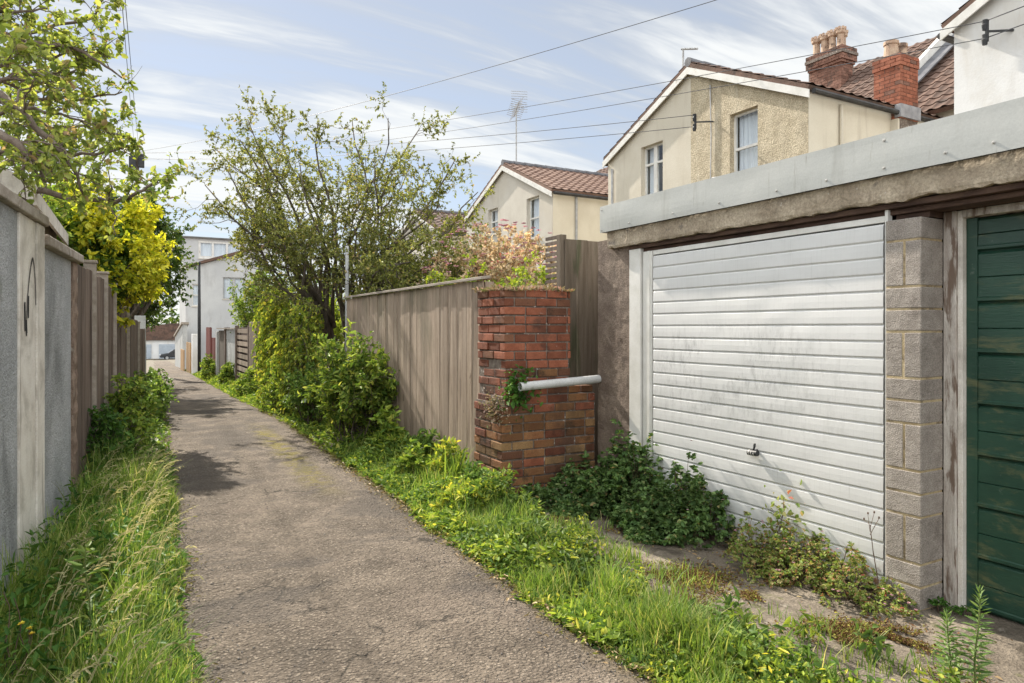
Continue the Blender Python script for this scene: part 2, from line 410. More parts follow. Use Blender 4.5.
M['dry_stem'] = mat('dry_stem', (0.10,0.065,0.045), (0.17,0.11,0.08), 8, rough=0.8, bump=0.1)
M['black_pole'] = mat('black_pole', (0.022,0.022,0.024), (0.04,0.04,0.04), 6, rough=0.5, bump=0.05)
M['pole_wood'] = mat('pole_timber', (0.10,0.08,0.06), (0.16,0.13,0.10), 6, stretch=(3,3,0.4), bump=0.3)
M['red_paint'] = mat('red_timber', (0.11,0.02,0.014), (0.17,0.034,0.024), 5, stretch=(6,6,0.6), rough=0.7, bump=0.3, bscale=20)
M['orange_wood'] = mat('orange_timber', (0.34,0.20,0.09), (0.44,0.28,0.14), 5, stretch=(5,5,0.6), bump=0.3, bscale=20, island=0.2)
M['render_grey'] = mat('grey_panel_wall', (0.36,0.36,0.35), (0.45,0.45,0.43), 2, bump=0.5, bscale=40, stains=[((0.24,0.24,0.22), 1.5, 0.5, 0.7, (1,1,0.5), 0.7)])
M['dark_in'] = mat('dark_interior', (0.012,0.011,0.010), (0.02,0.018,0.016), 4, bump=0)
M['curtain'] = mat('net_curtain', (0.66,0.67,0.70), (0.82,0.83,0.85), 3, stretch=(8,8,0.3), bump=0.4, bscale=8, bdist=0.03)
M['roof_felt'] = mat('roof_felt', (0.10,0.10,0.10), (0.17,0.165,0.155), 3, bump=0.5)
M['car_paint'] = mat('dark_car_paint', (0.03,0.033,0.038), (0.035,0.038,0.043), 2, rough=0.25, spec=0.6, bump=0, fine=0)
M['tyre'] = mat('tyre_rubber', (0.02,0.02,0.02), (0.03,0.03,0.03), 5, bump=0.1)
M['lamp_glass'] = mat('lamp_lens', (0.6,0.6,0.6), (0.7,0.7,0.7), 5, rough=0.15, bump=0)
M['garage_blue'] = mat('grey_blue_door', (0.36,0.40,0.44), (0.42,0.46,0.50), 3, rough=0.6, bump=0.1)
M['ink'] = mat('black_spray', (0.02,0.02,0.022), (0.04,0.04,0.042), 9, rough=0.7, bump=0, stains=[((0.3,0.28,0.26), 30, 0.62, 0.72)])
M['yellow_petal'] = leaf_mat('yellow_petal', [(0, (0.55,0.33,0.03)), (1, (0.70,0.48,0.06))], 0.2)
M['pink_petal'] = leaf_mat('pink_petal', [(0, (0.40,0.20,0.24)), (1, (0.58,0.36,0.40))], 0.3, tcol=(1,0.8,0.8), gain=1.0)
M['moss_bits'] = leaf_mat('moss_bits', [(0, (0.075,0.04,0.02)), (0.5, (0.11,0.06,0.025)), (0.8, (0.14,0.13,0.03)), (1, (0.22,0.20,0.04))], 0.1, rough=0.9)

# glass: clear pane with a real reflection
m, t, out = new_mat('window_glass')
lw_ = t.nodes.new('ShaderNodeLayerWeight'); lw_.inputs[0].default_value = 0.5
class _F: pass
fr = _F(); fr.outputs = [tmath(t, 'ADD', tmath(t, 'MULTIPLY', tmath(t, 'POWER', lw_.outputs['Facing'], 3.0), 0.8), 0.06)]
tr = t.nodes.new('ShaderNodeBsdfTransparent'); tr.inputs[0].default_value = (0.86,0.9,0.92,1)
gl = t.nodes.new('ShaderNodeBsdfGlossy'); gl.inputs['Roughness'].default_value = 0.04; gl.inputs['Color'].default_value = (0.9,0.92,0.95,1)
mx = t.nodes.new('ShaderNodeMixShader')
t.links.new(fr.outputs[0], mx.inputs[0]); t.links.new(tr.outputs[0], mx.inputs[1]); t.links.new(gl.outputs[0], mx.inputs[2])
t.links.new(mx.outputs[0], out.inputs[0])
M['glass'] = m

# tarmac: stones in a worn binder, patches, mossy wheel line, dusty edges
m, t, out = new_mat('worn_tarmac')
vec, g = tpos(t)
vo = t.nodes.new('ShaderNodeTexVoronoi'); vo.inputs['Scale'].default_value = 52
t.links.new(vec, vo.inputs['Vector'])
wn = t.nodes.new('ShaderNodeTexWhiteNoise'); t.links.new(vo.outputs['Position'], wn.inputs['Vector'])
stone = tramp(t, wn.outputs['Value'], [(0.0, (0.10,0.088,0.076)), (0.5, (0.255,0.225,0.195)), (0.85, (0.35,0.31,0.27)), (1.0, (0.46,0.415,0.365))])
binder = tmix(t, trange(t, tnoise(t, vec, 2.2, 6, 0.6), 0.35, 0.7), (0.14,0.122,0.104), (0.275,0.24,0.205))
edge = trange(t, vo.outputs['Distance'], 0.25, 0.62)
col = tmix(t, edge, stone, binder)
col = tmix(t, 0.25, col, binder)
col = tmix(t, trange(t, tnoise(t, vec, 0.9, 5, 0.6, 0.4), 0.52, 0.7, 0, 0.55), col, (0.24,0.205,0.18))
col = tmix(t, trange(t, tnoise(t, vec, 3.3, 7, 0.66, 0.5), 0.60, 0.70, 0, 0.6), col, (0.055,0.046,0.04))
col = tmix(t, trange(t, tnoise(t, vec, 34, 5, 0.7), 0.52, 0.64, 0, 0.62), col, (0.06,0.05,0.042))
col = tmix(t, trange(t, tnoise(t, vec, 13, 5, 0.7, 0.6), 0.58, 0.68, 0, 0.5), col, (0.085,0.07,0.06))
col = tmix(t, 1.0, col, (1.12, 1.045, 0.95), 'MULTIPLY')
sx = t.nodes.new('ShaderNodeSeparateXYZ'); t.links.new(vec, sx.inputs[0])
xo = tmath(t, 'SUBTRACT', sx.outputs['X'], tmath(t, 'MULTIPLY', sx.outputs['Y'], 0.02))
band = trange(t, tmath(t, 'ABSOLUTE', tmath(t, 'SUBTRACT', xo, 1.52)), 0.0, 0.26, 1, 0)
band = tmath(t, 'MULTIPLY', band, trange(t, tmath(t, 'ABSOLUTE', tmath(t, 'SUBTRACT', sx.outputs['Y'], 9.3)), 1.4, 3.2, 1, 0))
band = tmath(t, 'MULTIPLY', band, trange(t, tnoise(t, vec, 5, 6, 0.7), 0.40, 0.58))
col = tmix(t, tmath(t, 'MULTIPLY', band, 0.9), col, (0.27,0.225,0.05))
wv_ = t.nodes.new('ShaderNodeVectorMath'); wv_.operation = 'ADD'
nd_ = t.nodes.new('ShaderNodeTexNoise'); nd_.inputs['Scale'].default_value = 3.0; nd_.inputs['Detail'].default_value = 6
t.links.new(vec, nd_.inputs['Vector'])
ns_ = t.nodes.new('ShaderNodeVectorMath'); ns_.operation = 'SCALE'; ns_.inputs['Scale'].default_value = 0.55
t.links.new(nd_.outputs['Color'], ns_.inputs[0]); t.links.new(vec, wv_.inputs[0]); t.links.new(ns_.outputs[0], wv_.inputs[1])
vc_ = t.nodes.new('ShaderNodeTexVoronoi'); vc_.feature = 'DISTANCE_TO_EDGE'; vc_.inputs['Scale'].default_value = 0.75
t.links.new(wv_.outputs[0], vc_.inputs['Vector'])
crack = tmath(t, 'MULTIPLY', trange(t, vc_.outputs['Distance'], 0.0, 0.012, 1, 0), trange(t, tnoise(t, vec, 1.3, 3), 0.48, 0.58))
col = tmix(t, tmath(t, 'MULTIPLY', crack, 0.8), col, (0.035,0.032,0.026))
col = tmix(t, trange(t, tnoise(t, vec, 0.55, 6, 0.62, 1.2), 0.50, 0.56, 0, 0.5), col, (0.115,0.10,0.088))
ed = trange(t, tmath(t, 'ADD', xo, tmath(t, 'MULTIPLY', tnoise(t, vec, 6, 5, 0.7), 0.35)), 2.0, 2.22)
col = tmix(t, tmath(t, 'MULTIPLY', ed, 0.75), col, (0.20,0.155,0.085))
p = t.nodes.new('ShaderNodeBsdfPrincipled')
t.links.new(col, p.inputs['Base Color']); p.inputs['Roughness'].default_value = 0.92; p.inputs['Specular IOR Level'].default_value = 0.2
h = tmath(t, 'ADD', tmath(t, 'MULTIPLY', edge, -0.9), tmath(t, 'MULTIPLY', tnoise(t, vec, 26, 6, 0.7), 3.4))
t.links.new(tbump(t, h, 1.0, 0.02), p.inputs['Normal'])
t.links.new(p.outputs[0], out.inputs[0])
M['tarmac'] = m

# garage door enamel with rubbed grey dirt in horizontal bands
m, t, out = new_mat('white_enamel_door')
vec, g = tpos(t)
col = tmix(t, trange(t, tnoise(t, vec, 1.5, 4), 0.3, 0.7), (0.62,0.615,0.60), (0.69,0.68,0.665))
sv, _ = tpos(t, (1, 2.6, 1.0))
d1 = tmath(t, 'MULTIPLY', trange(t, tnoise(t, sv, 8, 9, 0.78, 0.1), 0.44, 0.68), trange(t, tnoise(t, vec, 2.2, 3), 0.34, 0.55))
sz = t.nodes.new('ShaderNodeSeparateXYZ'); t.links.new(vec, sz.inputs[0])
zone = tmath(t, 'MULTIPLY', trange(t, sz.outputs['Z'], 0.55, 1.15), trange(t, sz.outputs['Z'], 1.45, 1.75, 1, 0))
zone = tmath(t, 'MULTIPLY', zone, trange(t, sz.outputs['Y'], 2.5, 3.7, 0.25, 1))
col = tmix(t, tmath(t, 'MULTIPLY', tmath(t, 'MULTIPLY', d1, zone), 0.62), col, (0.26,0.255,0.245))
rz_ = trange(t, sz.outputs['Z'], 0.02, 0.20, 1, 0)
col = tmix(t, tmath(t, 'MULTIPLY', rz_, trange(t, tnoise(t, vec, 9, 6, 0.7), 0.48, 0.62)), col, (0.25,0.12,0.06))
sv4, _ = tpos(t, (1, 9, 1.2))
col = tmix(t, trange(t, tnoise(t, sv4, 5, 7, 0.75), 0.60, 0.72, 0, 0.4), col, (0.33,0.32,0.29))
sv2, _ = tpos(t, (1, 30, 0.8))
col = tmix(t, trange(t, tnoise(t, sv2, 3, 5, 0.7), 0.5, 0.75, 0, 0.28), col, (0.40,0.39,0.37))
p = t.nodes.new('ShaderNodeBsdfPrincipled')
t.links.new(col, p.inputs['Base Color']); p.inputs['Roughness'].default_value = 0.5
sv3, _ = tpos(t, (1, 4, 30))
t.links.new(tbump(t, tnoise(t, sv3, 12, 3), 0.25, 0.002), p.inputs['Normal'])
t.links.new(p.outputs[0], out.inputs[0])
M['white_door'] = m

# dark green boarded door with algae on the mouldings
m, t, out = new_mat('green_gloss_boards')
vec, g = tpos(t)
col = tmix(t, trange(t, tnoise(t, vec, 3, 6), 0.3, 0.7), (0.012,0.042,0.027), (0.022,0.066,0.042))
sv, _ = tpos(t, (1, 1, 3.0))
col = tmix(t, trange(t, tnoise(t, sv, 3.0, 8, 0.7, 0.4), 0.51, 0.68, 0, 0.65), col, (0.13,0.13,0.06))
col = tmix(t, trange(t, tnoise(t, vec, 14, 6, 0.7), 0.62, 0.72, 0, 0.5), col, (0.16,0.19,0.16))
p = t.nodes.new('ShaderNodeBsdfPrincipled')
t.links.new(col, p.inputs['Base Color']); p.inputs['Roughness'].default_value = 0.38
sv2, _ = tpos(t, (1, 1.5, 14))
t.links.new(tbump(t, tnoise(t, sv2, 9, 4), 0.35, 0.006), p.inputs['Normal'])
t.links.new(p.outputs[0], out.inputs[0])
M['green_door'] = m

# foliage
L = {}
L['grass'] = leaf_mat('grass_blades', [(0, (0.06,0.11,0.02)), (0.45, (0.115,0.18,0.035)), (0.78, (0.18,0.24,0.055)), (0.94, (0.25,0.26,0.09)), (1, (0.38,0.33,0.17))], 0.46, gain=1.8)
L['grass_seed'] = leaf_mat('grass_seed_heads', [(0, (0.24,0.23,0.11)), (1, (0.42,0.38,0.22))], 0.35, tcol=(1,0.95,0.7))
L['weed'] = leaf_mat('weed_leaves', [(0, (0.045,0.09,0.02)), (0.6, (0.10,0.165,0.035)), (1, (0.20,0.26,0.07))], 0.42)
L['weed_dark'] = leaf_mat('dark_weed_leaves', [(0, (0.028,0.07,0.014)), (0.6, (0.05,0.115,0.02)), (1, (0.09,0.16,0.03))], 0.35)
L['tree'] = leaf_mat('small_tree_leaves', [(0, (0.065,0.082,0.026)), (0.5, (0.13,0.145,0.042)), (0.9, (0.235,0.24,0.075)), (1, (0.25,0.17,0.10))], 0.45, gain=1.75)
L['apple'] = leaf_mat('apple_leaves', [(0, (0.09,0.125,0.03)), (0.55, (0.19,0.235,0.06)), (0.88, (0.32,0.35,0.10)), (1, (0.28,0.19,0.14))], 0.52, nscale=2.5)
L['yellow'] = leaf_mat('golden_leaves', [(0, (0.18,0.23,0.02)), (0.35, (0.36,0.37,0.03)), (0.8, (0.52,0.46,0.045)), (1, (0.64,0.52,0.08))], 0.5, namp=0.25, tcol=(1,0.95,0.42), gain=1.6)
L['yellow_shade_in'] = leaf_mat('green_inner_shade_leaves', [(0, (0.045,0.10,0.015)), (1, (0.13,0.19,0.03))], 0.45)
L['dark'] = leaf_mat('dark_tree_leaves', [(0, (0.03,0.06,0.015)), (0.6, (0.055,0.095,0.02)), (1, (0.12,0.15,0.035))], 0.38)
L['laurel'] = leaf_mat('fresh_shrub_leaves', [(0, (0.055,0.105,0.02)), (0.5, (0.13,0.195,0.035)), (0.9, (0.25,0.31,0.06)), (1, (0.36,0.36,0.09))], 0.46)
L['ivy_gold'] = leaf_mat('golden_climber_leaves', [(0, (0.06,0.10,0.018)), (0.5, (0.16,0.21,0.03)), (0.85, (0.26,0.28,0.045)), (1, (0.42,0.36,0.06))], 0.45, gain=1.9)
L['ivy'] = leaf_mat('cranesbill_leaves', [(0, (0.034,0.066,0.022)), (0.55, (0.068,0.115,0.036)), (0.95, (0.125,0.18,0.065)), (1, (0.22,0.15,0.07))], 0.35, nscale=4, namp=.4, gain=1.9)
L['robert'] = leaf_mat('reddish_weed_leaves', [(0, (0.09,0.15,0.03)), (0.45, (0.18,0.23,0.06)), (0.75, (0.26,0.25,0.10)), (0.93, (0.27,0.17,0.09)), (1, (0.30,0.09,0.07))], 0.38, nscale=4)
L['blossom'] = leaf_mat('faded_blossom', [(0, (0.26,0.21,0.10)), (0.5, (0.46,0.36,0.22)), (0.88, (0.58,0.46,0.32)), (1, (0.40,0.11,0.11))], 0.35, nscale=1.4, tcol=(1,0.9,0.8))
L['garden'] = leaf_mat('garden_shrub_leaves', [(0, (0.10,0.15,0.02)), (0.6, (0.20,0.27,0.03)), (1, (0.34,0.36,0.055))], 0.45)
L['sedum'] = leaf_mat('stonecrop_leaves', [(0, (0.13,0.15,0.06)), (0.4, (0.28,0.23,0.15)), (0.8, (0.38,0.28,0.22)), (1, (0.46,0.24,0.22))], 0.25, nscale=6, gain=1.1)
L['spurge'] = leaf_mat('spurge_leaves', [(0, (0.10,0.18,0.055)), (1, (0.24,0.33,0.12))], 0.35)
# ------------------------------------------------------------------ leaf / grass / tree builders
def unit(a):
    return a / np.maximum(np.linalg.norm(a, axis=1, keepdims=True), 1e-9)

def leaf_arrays(P, D, Ls, Ws, rng, upbias=1.0, fold=0.22, curl=0.18):
    n = len(P)
    D = unit(D)
    up = unit(rng.normal(size=(n, 3)) * 0.55 + np.array([0, 0, upbias]))
    Sd = unit(np.cross(D, up)); Nn = np.cross(Sd, D)
    Ls = Ls[:, None]; Ws = Ws[:, None]
    b = P
    t = P + D*Ls - Nn*Ls*curl
    m1 = P + D*Ls*0.32; m2 = P + D*Ls*0.70 - Nn*Ls*curl*0.35
    r1 = m1 + Sd*Ws*0.5 + Nn*Ws*fold; l1 = m1 - Sd*Ws*0.5 + Nn*Ws*fold
    r2 = m2 + Sd*Ws*0.40 + Nn*Ws*fold*0.8; l2 = m2 - Sd*Ws*0.40 + Nn*Ws*fold*0.8
    V = np.stack([b, r1, r2, t, l2, l1], axis=1).reshape(-1, 3)
    k = np.arange(n)[:, None]*6
    F = np.concatenate([k + np.array([[0, 1, 2, 3]]), k + np.array([[0, 3, 4, 5]])])
    return V, F

def leaves(name, P, D, L_, W_, mats, parent=None, org=None, rng=None, var=0.5, **kw):
    n = len(P)
    s = 1 + (rng.random(n)-0.5)*2*var
    V, F = leaf_arrays(P, D, L_*s, W_*s, rng, **kw)
    return np_mesh(name, V, [F], mats, parent, org)

def palmate(P, D, size, rng, parts=5, spread=1.25, **kw):
    """a lobed leaf made of several leaflets fanned about one stalk point"""
    n = len(P); D = unit(D)
    up = unit(rng.normal(size=(n, 3))*0.45 + np.array([0, 0, 1.0]))
    Sd = unit(np.cross(D, up))
    Vs, Fs, c = [], [], 0
    s = size*(0.7 + 0.6*rng.random(n))
    for k in range(parts):
        a = (k/(parts-1) - 0.5)*2*spread
        Dk = D*math.cos(a) + Sd*math.sin(a)
        V, F = leaf_arrays(P, Dk, s*(1-0.25*abs(a)/spread), s*0.52, rng, upbias=1.0, **kw)
        Vs.append(V); Fs.append(F + c); c += len(V)
    return np.concatenate(Vs), np.concatenate(Fs)

def blades(name, P, h, w, mats, rng, parent=None, org=None, lean=0.5, leandir=None, kind=None):
    """curved grass blades, 7 vertices each"""
    n = len(P)
    az = rng.random(n)*2*math.pi
    H = h*(0.55 + 0.8*rng.random(n)) if np.isscalar(h) else h
    ld = np.stack([np.cos(az), np.sin(az), 0*az], 1)*(lean*(0.3+0.9*rng.random(n)))[:, None]
    if leandir is not None: ld = ld + np.array(leandir)
    wd = unit(np.stack([-ld[:, 1], ld[:, 0], 0*az], 1) + 1e-6)
    Wd = (w*(0.6 + 0.8*rng.random(n)))[:, None]
    lv = []
    for tt, ww in ((0, 1.0), (0.4, 0.85), (0.75, 0.5)):
        c = P + np.array([0, 0, 1.0])*(H*(tt - 0.28*tt*tt*np.minimum(1, np.linalg.norm(ld, axis=1))))[:, None] + ld*(H*tt**2)[:, None]
        lv += [c - wd*Wd*ww*0.5, c + wd*Wd*ww*0.5]
    tip = P + np.array([0, 0, 1.0])*(H*(1 - 0.28*np.minimum(1, np.linalg.norm(ld, axis=1))))[:, None]*0.98 + ld*H[:, None]
    V = np.stack(lv + [tip], axis=1).reshape(-1, 3)
    k = np.arange(n)[:, None]*7
    Q = np.concatenate([k + np.array([[0, 1, 3, 2]]), k + np.array([[2, 3, 5, 4]])])
    T = k + np.array([[4, 5, 6]])
    o = np_mesh(name, V, [Q, T], mats, parent, org)
    return o, tip

def poly(a, b, n, wob, rng, sag=0.0):
    a = Vector(a); b = Vector(b); d = b-a; Ln = d.length
    pts = []
    ph = [rng.random()*6.28 for _ in range(6)]
    sd = d.cross(Vector((0.3, 0.2, 1))).normalized(); s2 = d.cross(sd).normalized()
    for i in range(n+1):
        t = i/n; e = math.sin(math.pi*t)
        p = a + d*t + sd*(wob*Ln*e*math.sin(ph[0]+t*5)) + s2*(wob*Ln*e*math.sin(ph[1]+t*6))
        p.z -= sag*Ln*e
        pts.append(p)
    return pts

def on(pts, t):
    f = t*(len(pts)-1); i = min(int(f), len(pts)-2)
    return pts[i].lerp(pts[i+1], f-i), (pts[i+1]-pts[i]).normalized()

def rdir(rng):
    while True:
        v = Vector((rng.uniform(-1,1), rng.uniform(-1,1), rng.uniform(-1,1)))
        if 0.1 < v.length < 1: return v.normalized()

def branches(mb, rng, limbs, r0, nsub, sublen, ntwig, twiglen, nleaf, up=0.25, spread=0.9, tmin=0.3, out=None, sides=6):
    """limbs: list of (polyline, radius). Grows side branches and twigs into mb; returns leaf points and directions"""
    LP, LD = [], []
    def leafy(tp, n, t0=0.15):
        for _ in range(n):
            q, dd = on(tp, rng.uniform(t0, 1))
            LP.append(q); LD.append(dd*0.5 + rdir(rng)*0.9 + Vector((0, 0, -0.1)))
    for pts, r in limbs:
        k = len(pts)
        mb.tube(pts, [r*(1-0.8*i/(k-1)) for i in range(k)], sides)
        for _ in range(nsub):
            t = rng.uniform(tmin, 1)
            p, d = on(pts, t)
            o = rdir(rng)
            if out is not None:
                o = (o + (p-Vector(out)).normalized()*0.5)
            sdv = (d*0.7 + o*spread + Vector((0, 0, up))).normalized()
            sl = sublen*rng.uniform(0.55, 1.25)*(1.1-0.35*t)
            sp = poly(p, p+sdv*sl, 4, 0.09, rng)
            rr = max(0.004, r*(1-0.8*t)*0.5)
            mb.tube(sp, [rr*(1-0.75*i/4) for i in range(5)], 4, cap=False)
            for _ in range(ntwig):
                tt = rng.uniform(0.15, 1)
                q, d2 = on(sp, tt)
                td = (d2*0.6 + rdir(rng)*spread + Vector((0, 0, up*0.7))).normalized()
                tl = twiglen*rng.uniform(0.5, 1.3)
                tp = poly(q, q+td*tl, 3, 0.1, rng)
                rt = max(0.0022, rr*0.3)
                mb.tube(tp, [rt, rt*0.8, rt*0.6, rt*0.35], 3, cap=False)
                leafy(tp, nleaf)
    return np.array([tuple(p) for p in LP]), np.array([tuple(p) for p in LD])

# ------------------------------------------------------------------ ground, lane, forecourt
def axis_pts(lo, hi, dense_lo, dense_hi, step, coarse):
    a = list(np.arange(dense_lo, dense_hi+1e-6, step))
    x = dense_lo; s = step
    while x > lo: s = min(coarse, s*1.5); x -= s; a.insert(0, x)
    x = dense_hi; s = step
    while x < hi: s = min(coarse, s*1.5); x += s; a.append(x)
    return a

def grid_sheet(name, xs_fn, ys, zf, mat_, kind):
    mb = MB(); rows = []
    for y in ys:
        rows.append([(x, y, zf(x, y)) for x in xs_fn(y)])
    n = len(rows[0])
    V = [p for r in rows for p in r]
    F = [(j*n+i, j*n+i+1, (j+1)*n+i+1, (j+1)*n+i) for j in range(len(rows)-1) for i in range(n-1)]
    mb.add(V, F)
    o = mb.build(name, mat_, None, (0, 0, 0), smooth=True)
    return tag(o, kind=kind)

gx = axis_pts(-600, 600, -1, 5, 0.25, 60); gy = axis_pts(-300, 700, -2, 24, 0.4, 60)
def gz_soil(x, y):
    v = noise.noise(Vector((x*1.7, y*1.7, 0.3)))*0.02 if (-1 < x < 4.2 and y < 30) else 0
    inl = 0.04 if (0.25 < x-0.02*y < 1.95 and y < 110) else 0.0
    return gz(x, y) + v - 0.015 - inl
grid_sheet('ground', lambda y: gx, gy, gz_soil, M['soil'], 'structure')

def lane_l(y): return 0.14 + 0.022*y + 0.07*noise.noise(Vector((0, y*1.1, 5.1))) + 0.03*noise.noise(Vector((0, y*5, 2.1)))
def lane_r(y): return 2.03 + 0.019*y + 0.08*noise.noise(Vector((3, y*0.9, 1.7))) + 0.04*noise.noise(Vector((3, y*4.7, 8.1)))
def lane_xs(y):
    a, b = lane_l(y), lane_r(y)
    return [a + (b-a)*i/14 for i in range(15)]
def lane_z(x, y):
    a, b = lane_l(y), lane_r(y); u = (x-a)/max(0.01, b-a)
    e = min(u, 1-u)
    return gz(x, y) + 0.012 - (0.022 if e < 0.001 else 0) + 0.006*noise.noise(Vector((x*2.2, y*1.6, 0))) + 0.012*noise.noise(Vector((x*.6, y*.4, 4)))
grid_sheet('lane', lane_xs, list(np.arange(-4, 20, 0.12)) + list(np.arange(20, 97, 0.8)), lane_z, M['tarmac'], 'structure')
# far yard in front of the garages at the lane's end
grid_sheet('yard', lambda y: [-9+i*1.5 for i in range(17)], list(np.arange(96, 106.1, 2)), lambda x, y: gz(x, y)+0.02, M['concrete_slab'], 'structure')

# broken concrete forecourt before the garage
def slab_edge(y):
    return 2.93 + 0.16*math.sin(y*1.3+0.6) + 0.13*noise.noise(Vector((1, y*2.3, 0))) + 0.05*noise.noise(Vector((1, y*9, 0)))
def slab_z(x, y, i):
    return gz(x, y) + (0.022 if i else -0.03) + 0.012*noise.noise(Vector((x*3, y*3, 7))) + 0.006*noise.noise(Vector((x*11, y*11, 2)))
mb = MB(); rows = []
ys = list(np.arange(-1.5, 5.4, 0.07))
for y in ys:
    e = slab_edge(y)
    xs = [e, e+0.02] + [e+0.02+(4.35-e-0.02)*i/22 for i in range(1, 23)]
    rows += [(x, y, slab_z(x, y, i)) for i, x in enumerate(xs)]
n = 24
mb.add(rows, [(j*n+i, j*n+i+1, (j+1)*n+i+1, (j+1)*n+i) for j in range(len(ys)-1) for i in range(n-1)])
tag(mb.build('forecourt', M['concrete_slab'], None, (0, 0, 0), smooth=True), kind='structure')

# ------------------------------------------------------------------ the garage
def rough_block(mb, x0, x1, y0, y1, z0, z1, ny, nz, amp, edge=0.0, seed=0.0, mi=0):
    """box whose lane-facing face (x0) is a displaced grid and whose lower edge is broken"""
    V = []; F = []
    for j in range(nz+1):
        for i in range(ny+1):
            y = y0+(y1-y0)*i/ny; z = z0+(z1-z0)*j/nz
            d = amp*noise.noise(Vector((seed, y*9, z*9))) + amp*0.7*noise.noise(Vector((seed, y*27, z*27)))
            zz = z
            if j == 0: zz += edge*(noise.noise(Vector((seed+3, y*6, 0)))+0.6*noise.noise(Vector((seed+3, y*19, 0))))
            V.append((x0+d+(abs(edge)*0.4 if j == 0 else 0), y, zz))
    w = ny+1
    F = [(j*w+i, (j+1)*w+i, (j+1)*w+i+1, j*w+i+1) for j in range(nz) for i in range(ny)]
    b0 = len(V)
    for i in range(ny+1):
        y = y0+(y1-y0)*i/ny
        V.append((x1, y, z0)); V.append((x1, y, z1))
    for i in range(ny):
        F.append((i, i+1, b0+2*(i+1), b0+2*i))
        F.append((nz*w+i, b0+2*i+1, b0+2*(i+1)+1, nz*w+i+1))
        F.append((b0+2*i, b0+2*(i+1), b0+2*(i+1)+1, b0+2*i+1))
    F.append(tuple([j*w for j in range(nz+1)] + [b0+1, b0]))
    F.append(tuple([j*w+ny for j in range(nz, -1, -1)] + [b0+2*ny, b0+2*ny+1]))
    mb.add(V, F, mi)

gar = thing('garage', (4.0, 3.6, gz(4.0, 3.6)), 'flat roofed double garage with a white ribbed door, green boarded door and grey fascia', 'garage')
mb = MB()
mb.box(4.30, 9.4, 5.28, 5.44, -0.12, 2.50)        # far side wall
mb.box(9.24, 9.4, -1.6, 5.28, -0.12, 2.50)
mb.box(4.30, 9.24, -1.76, -1.6, -0.12, 2.50)
mb.box(4.34, 9.2, 2.24, 2.32, -0.12, 2.50)        # dividing wall
mb.build('wall', M['post_concrete'], gar)
mb = MB(); mb.box(3.985, 9.5, -1.9, 5.285, 2.515, 2.64)
roof = mb.build('roof', M['roof_felt'], gar)
mb = MB(); rough_block(mb, 4.0, 4.28, 4.985, 5.47, -0.12, 2.45, 14, 60, 0.006, seed=2)
mb.build('concrete_post', M['post_concrete'], gar, smooth=False)
mb = MB(); rough_block(mb, 3.945, 4.22, -1.9, 5.245, 2.355, 2.512, 260, 8, 0.006, 0.018, seed=5)
mb.build('lintel_beam', M['beam'], gar)
mb = MB(); mb.box(3.985, 4.2, -1.9, 4.97, 2.318, 2.352); mb.box(4.03, 4.2, -1.9, 4.96, 2.285, 2.317)
mb.build('timber_head', M['dark_timber'], gar, bevel=0.004)
# fascia : two overlapping metal sheets, gently buckled
def sheet(mb, ya, yb, x, za, zb, th=0.004):
    ny = int((yb-ya)/0.12)+2; nz = 6
    V = []
    for side in (0, 1):
        for j in range(nz+1):
            for i in range(ny+1):
                y = ya+(yb-ya)*i/ny; z = za+(zb-za)*j/nz
                b = 0.011*noise.noise(Vector((1, y*1.3, z*2.2)))*math.sin(math.pi*j/nz) + .003*noise.noise(Vector((4, y*2.2, 0)))
                V.append((x+b+side*th, y, z))
    w = ny+1; o = w*(nz+1)
    F = []
    for j in range(nz):
        for i in range(ny):
            a = j*w+i
            F.append((a, a+w, a+w+1, a+1)); F.append((o+a, o+a+1, o+a+w+1, o+a+w))
    for i in range(ny):
        F.append((i, i+1, o+i+1, o+i)); a = nz*w+i; F.append((a, o+a, o+a+1, a+1))
    for j in range(nz):
        a = j*w; F.append((a, o+a, o+a+w, a+w)); a = j*w+ny; F.append((a, a+w, o+a+w, o+a))
    mb.add(V, F)
mb = MB()
sheet(mb, 2.42, 5.30, 3.900, 2.508, 2.757); sheet(mb, -1.95, 2.46, 3.893, 2.506, 2.757)
mb.box(3.906, 3.98, -1.9, 5.295, 2.752, 2.757)
mb.box(3.906, 9.5, 5.288, 5.296, 2.51, 2.75)
fas = mb.build('fascia', M['fascia'], gar, smooth=False)
for (y, z) in ((5.27, 2.722), (5.27, 2.528), (4.86, 2.545), (4.29, 2.548), (3.78, 2.552), (3.25, 2.551), (2.86, 2.55), (2.475, 2.55), (2.475, 2.715), (2.12, 2.56), (1.88, 2.56), (1.62, 2.56)):
    b = MB(); x = 3.893 if y < 2.4 else 3.9
    b.tube([(x+0.001, y, z), (x-0.004, y, z)], [0.009, 0.009], 10)
    b.tube([(x-0.004, y, z), (x-0.009, y, z), (x-0.011, y, z)], [0.006, 0.006, 0.004], 8)
    b.build('bolt', M['bolt'], fas, smooth=False)
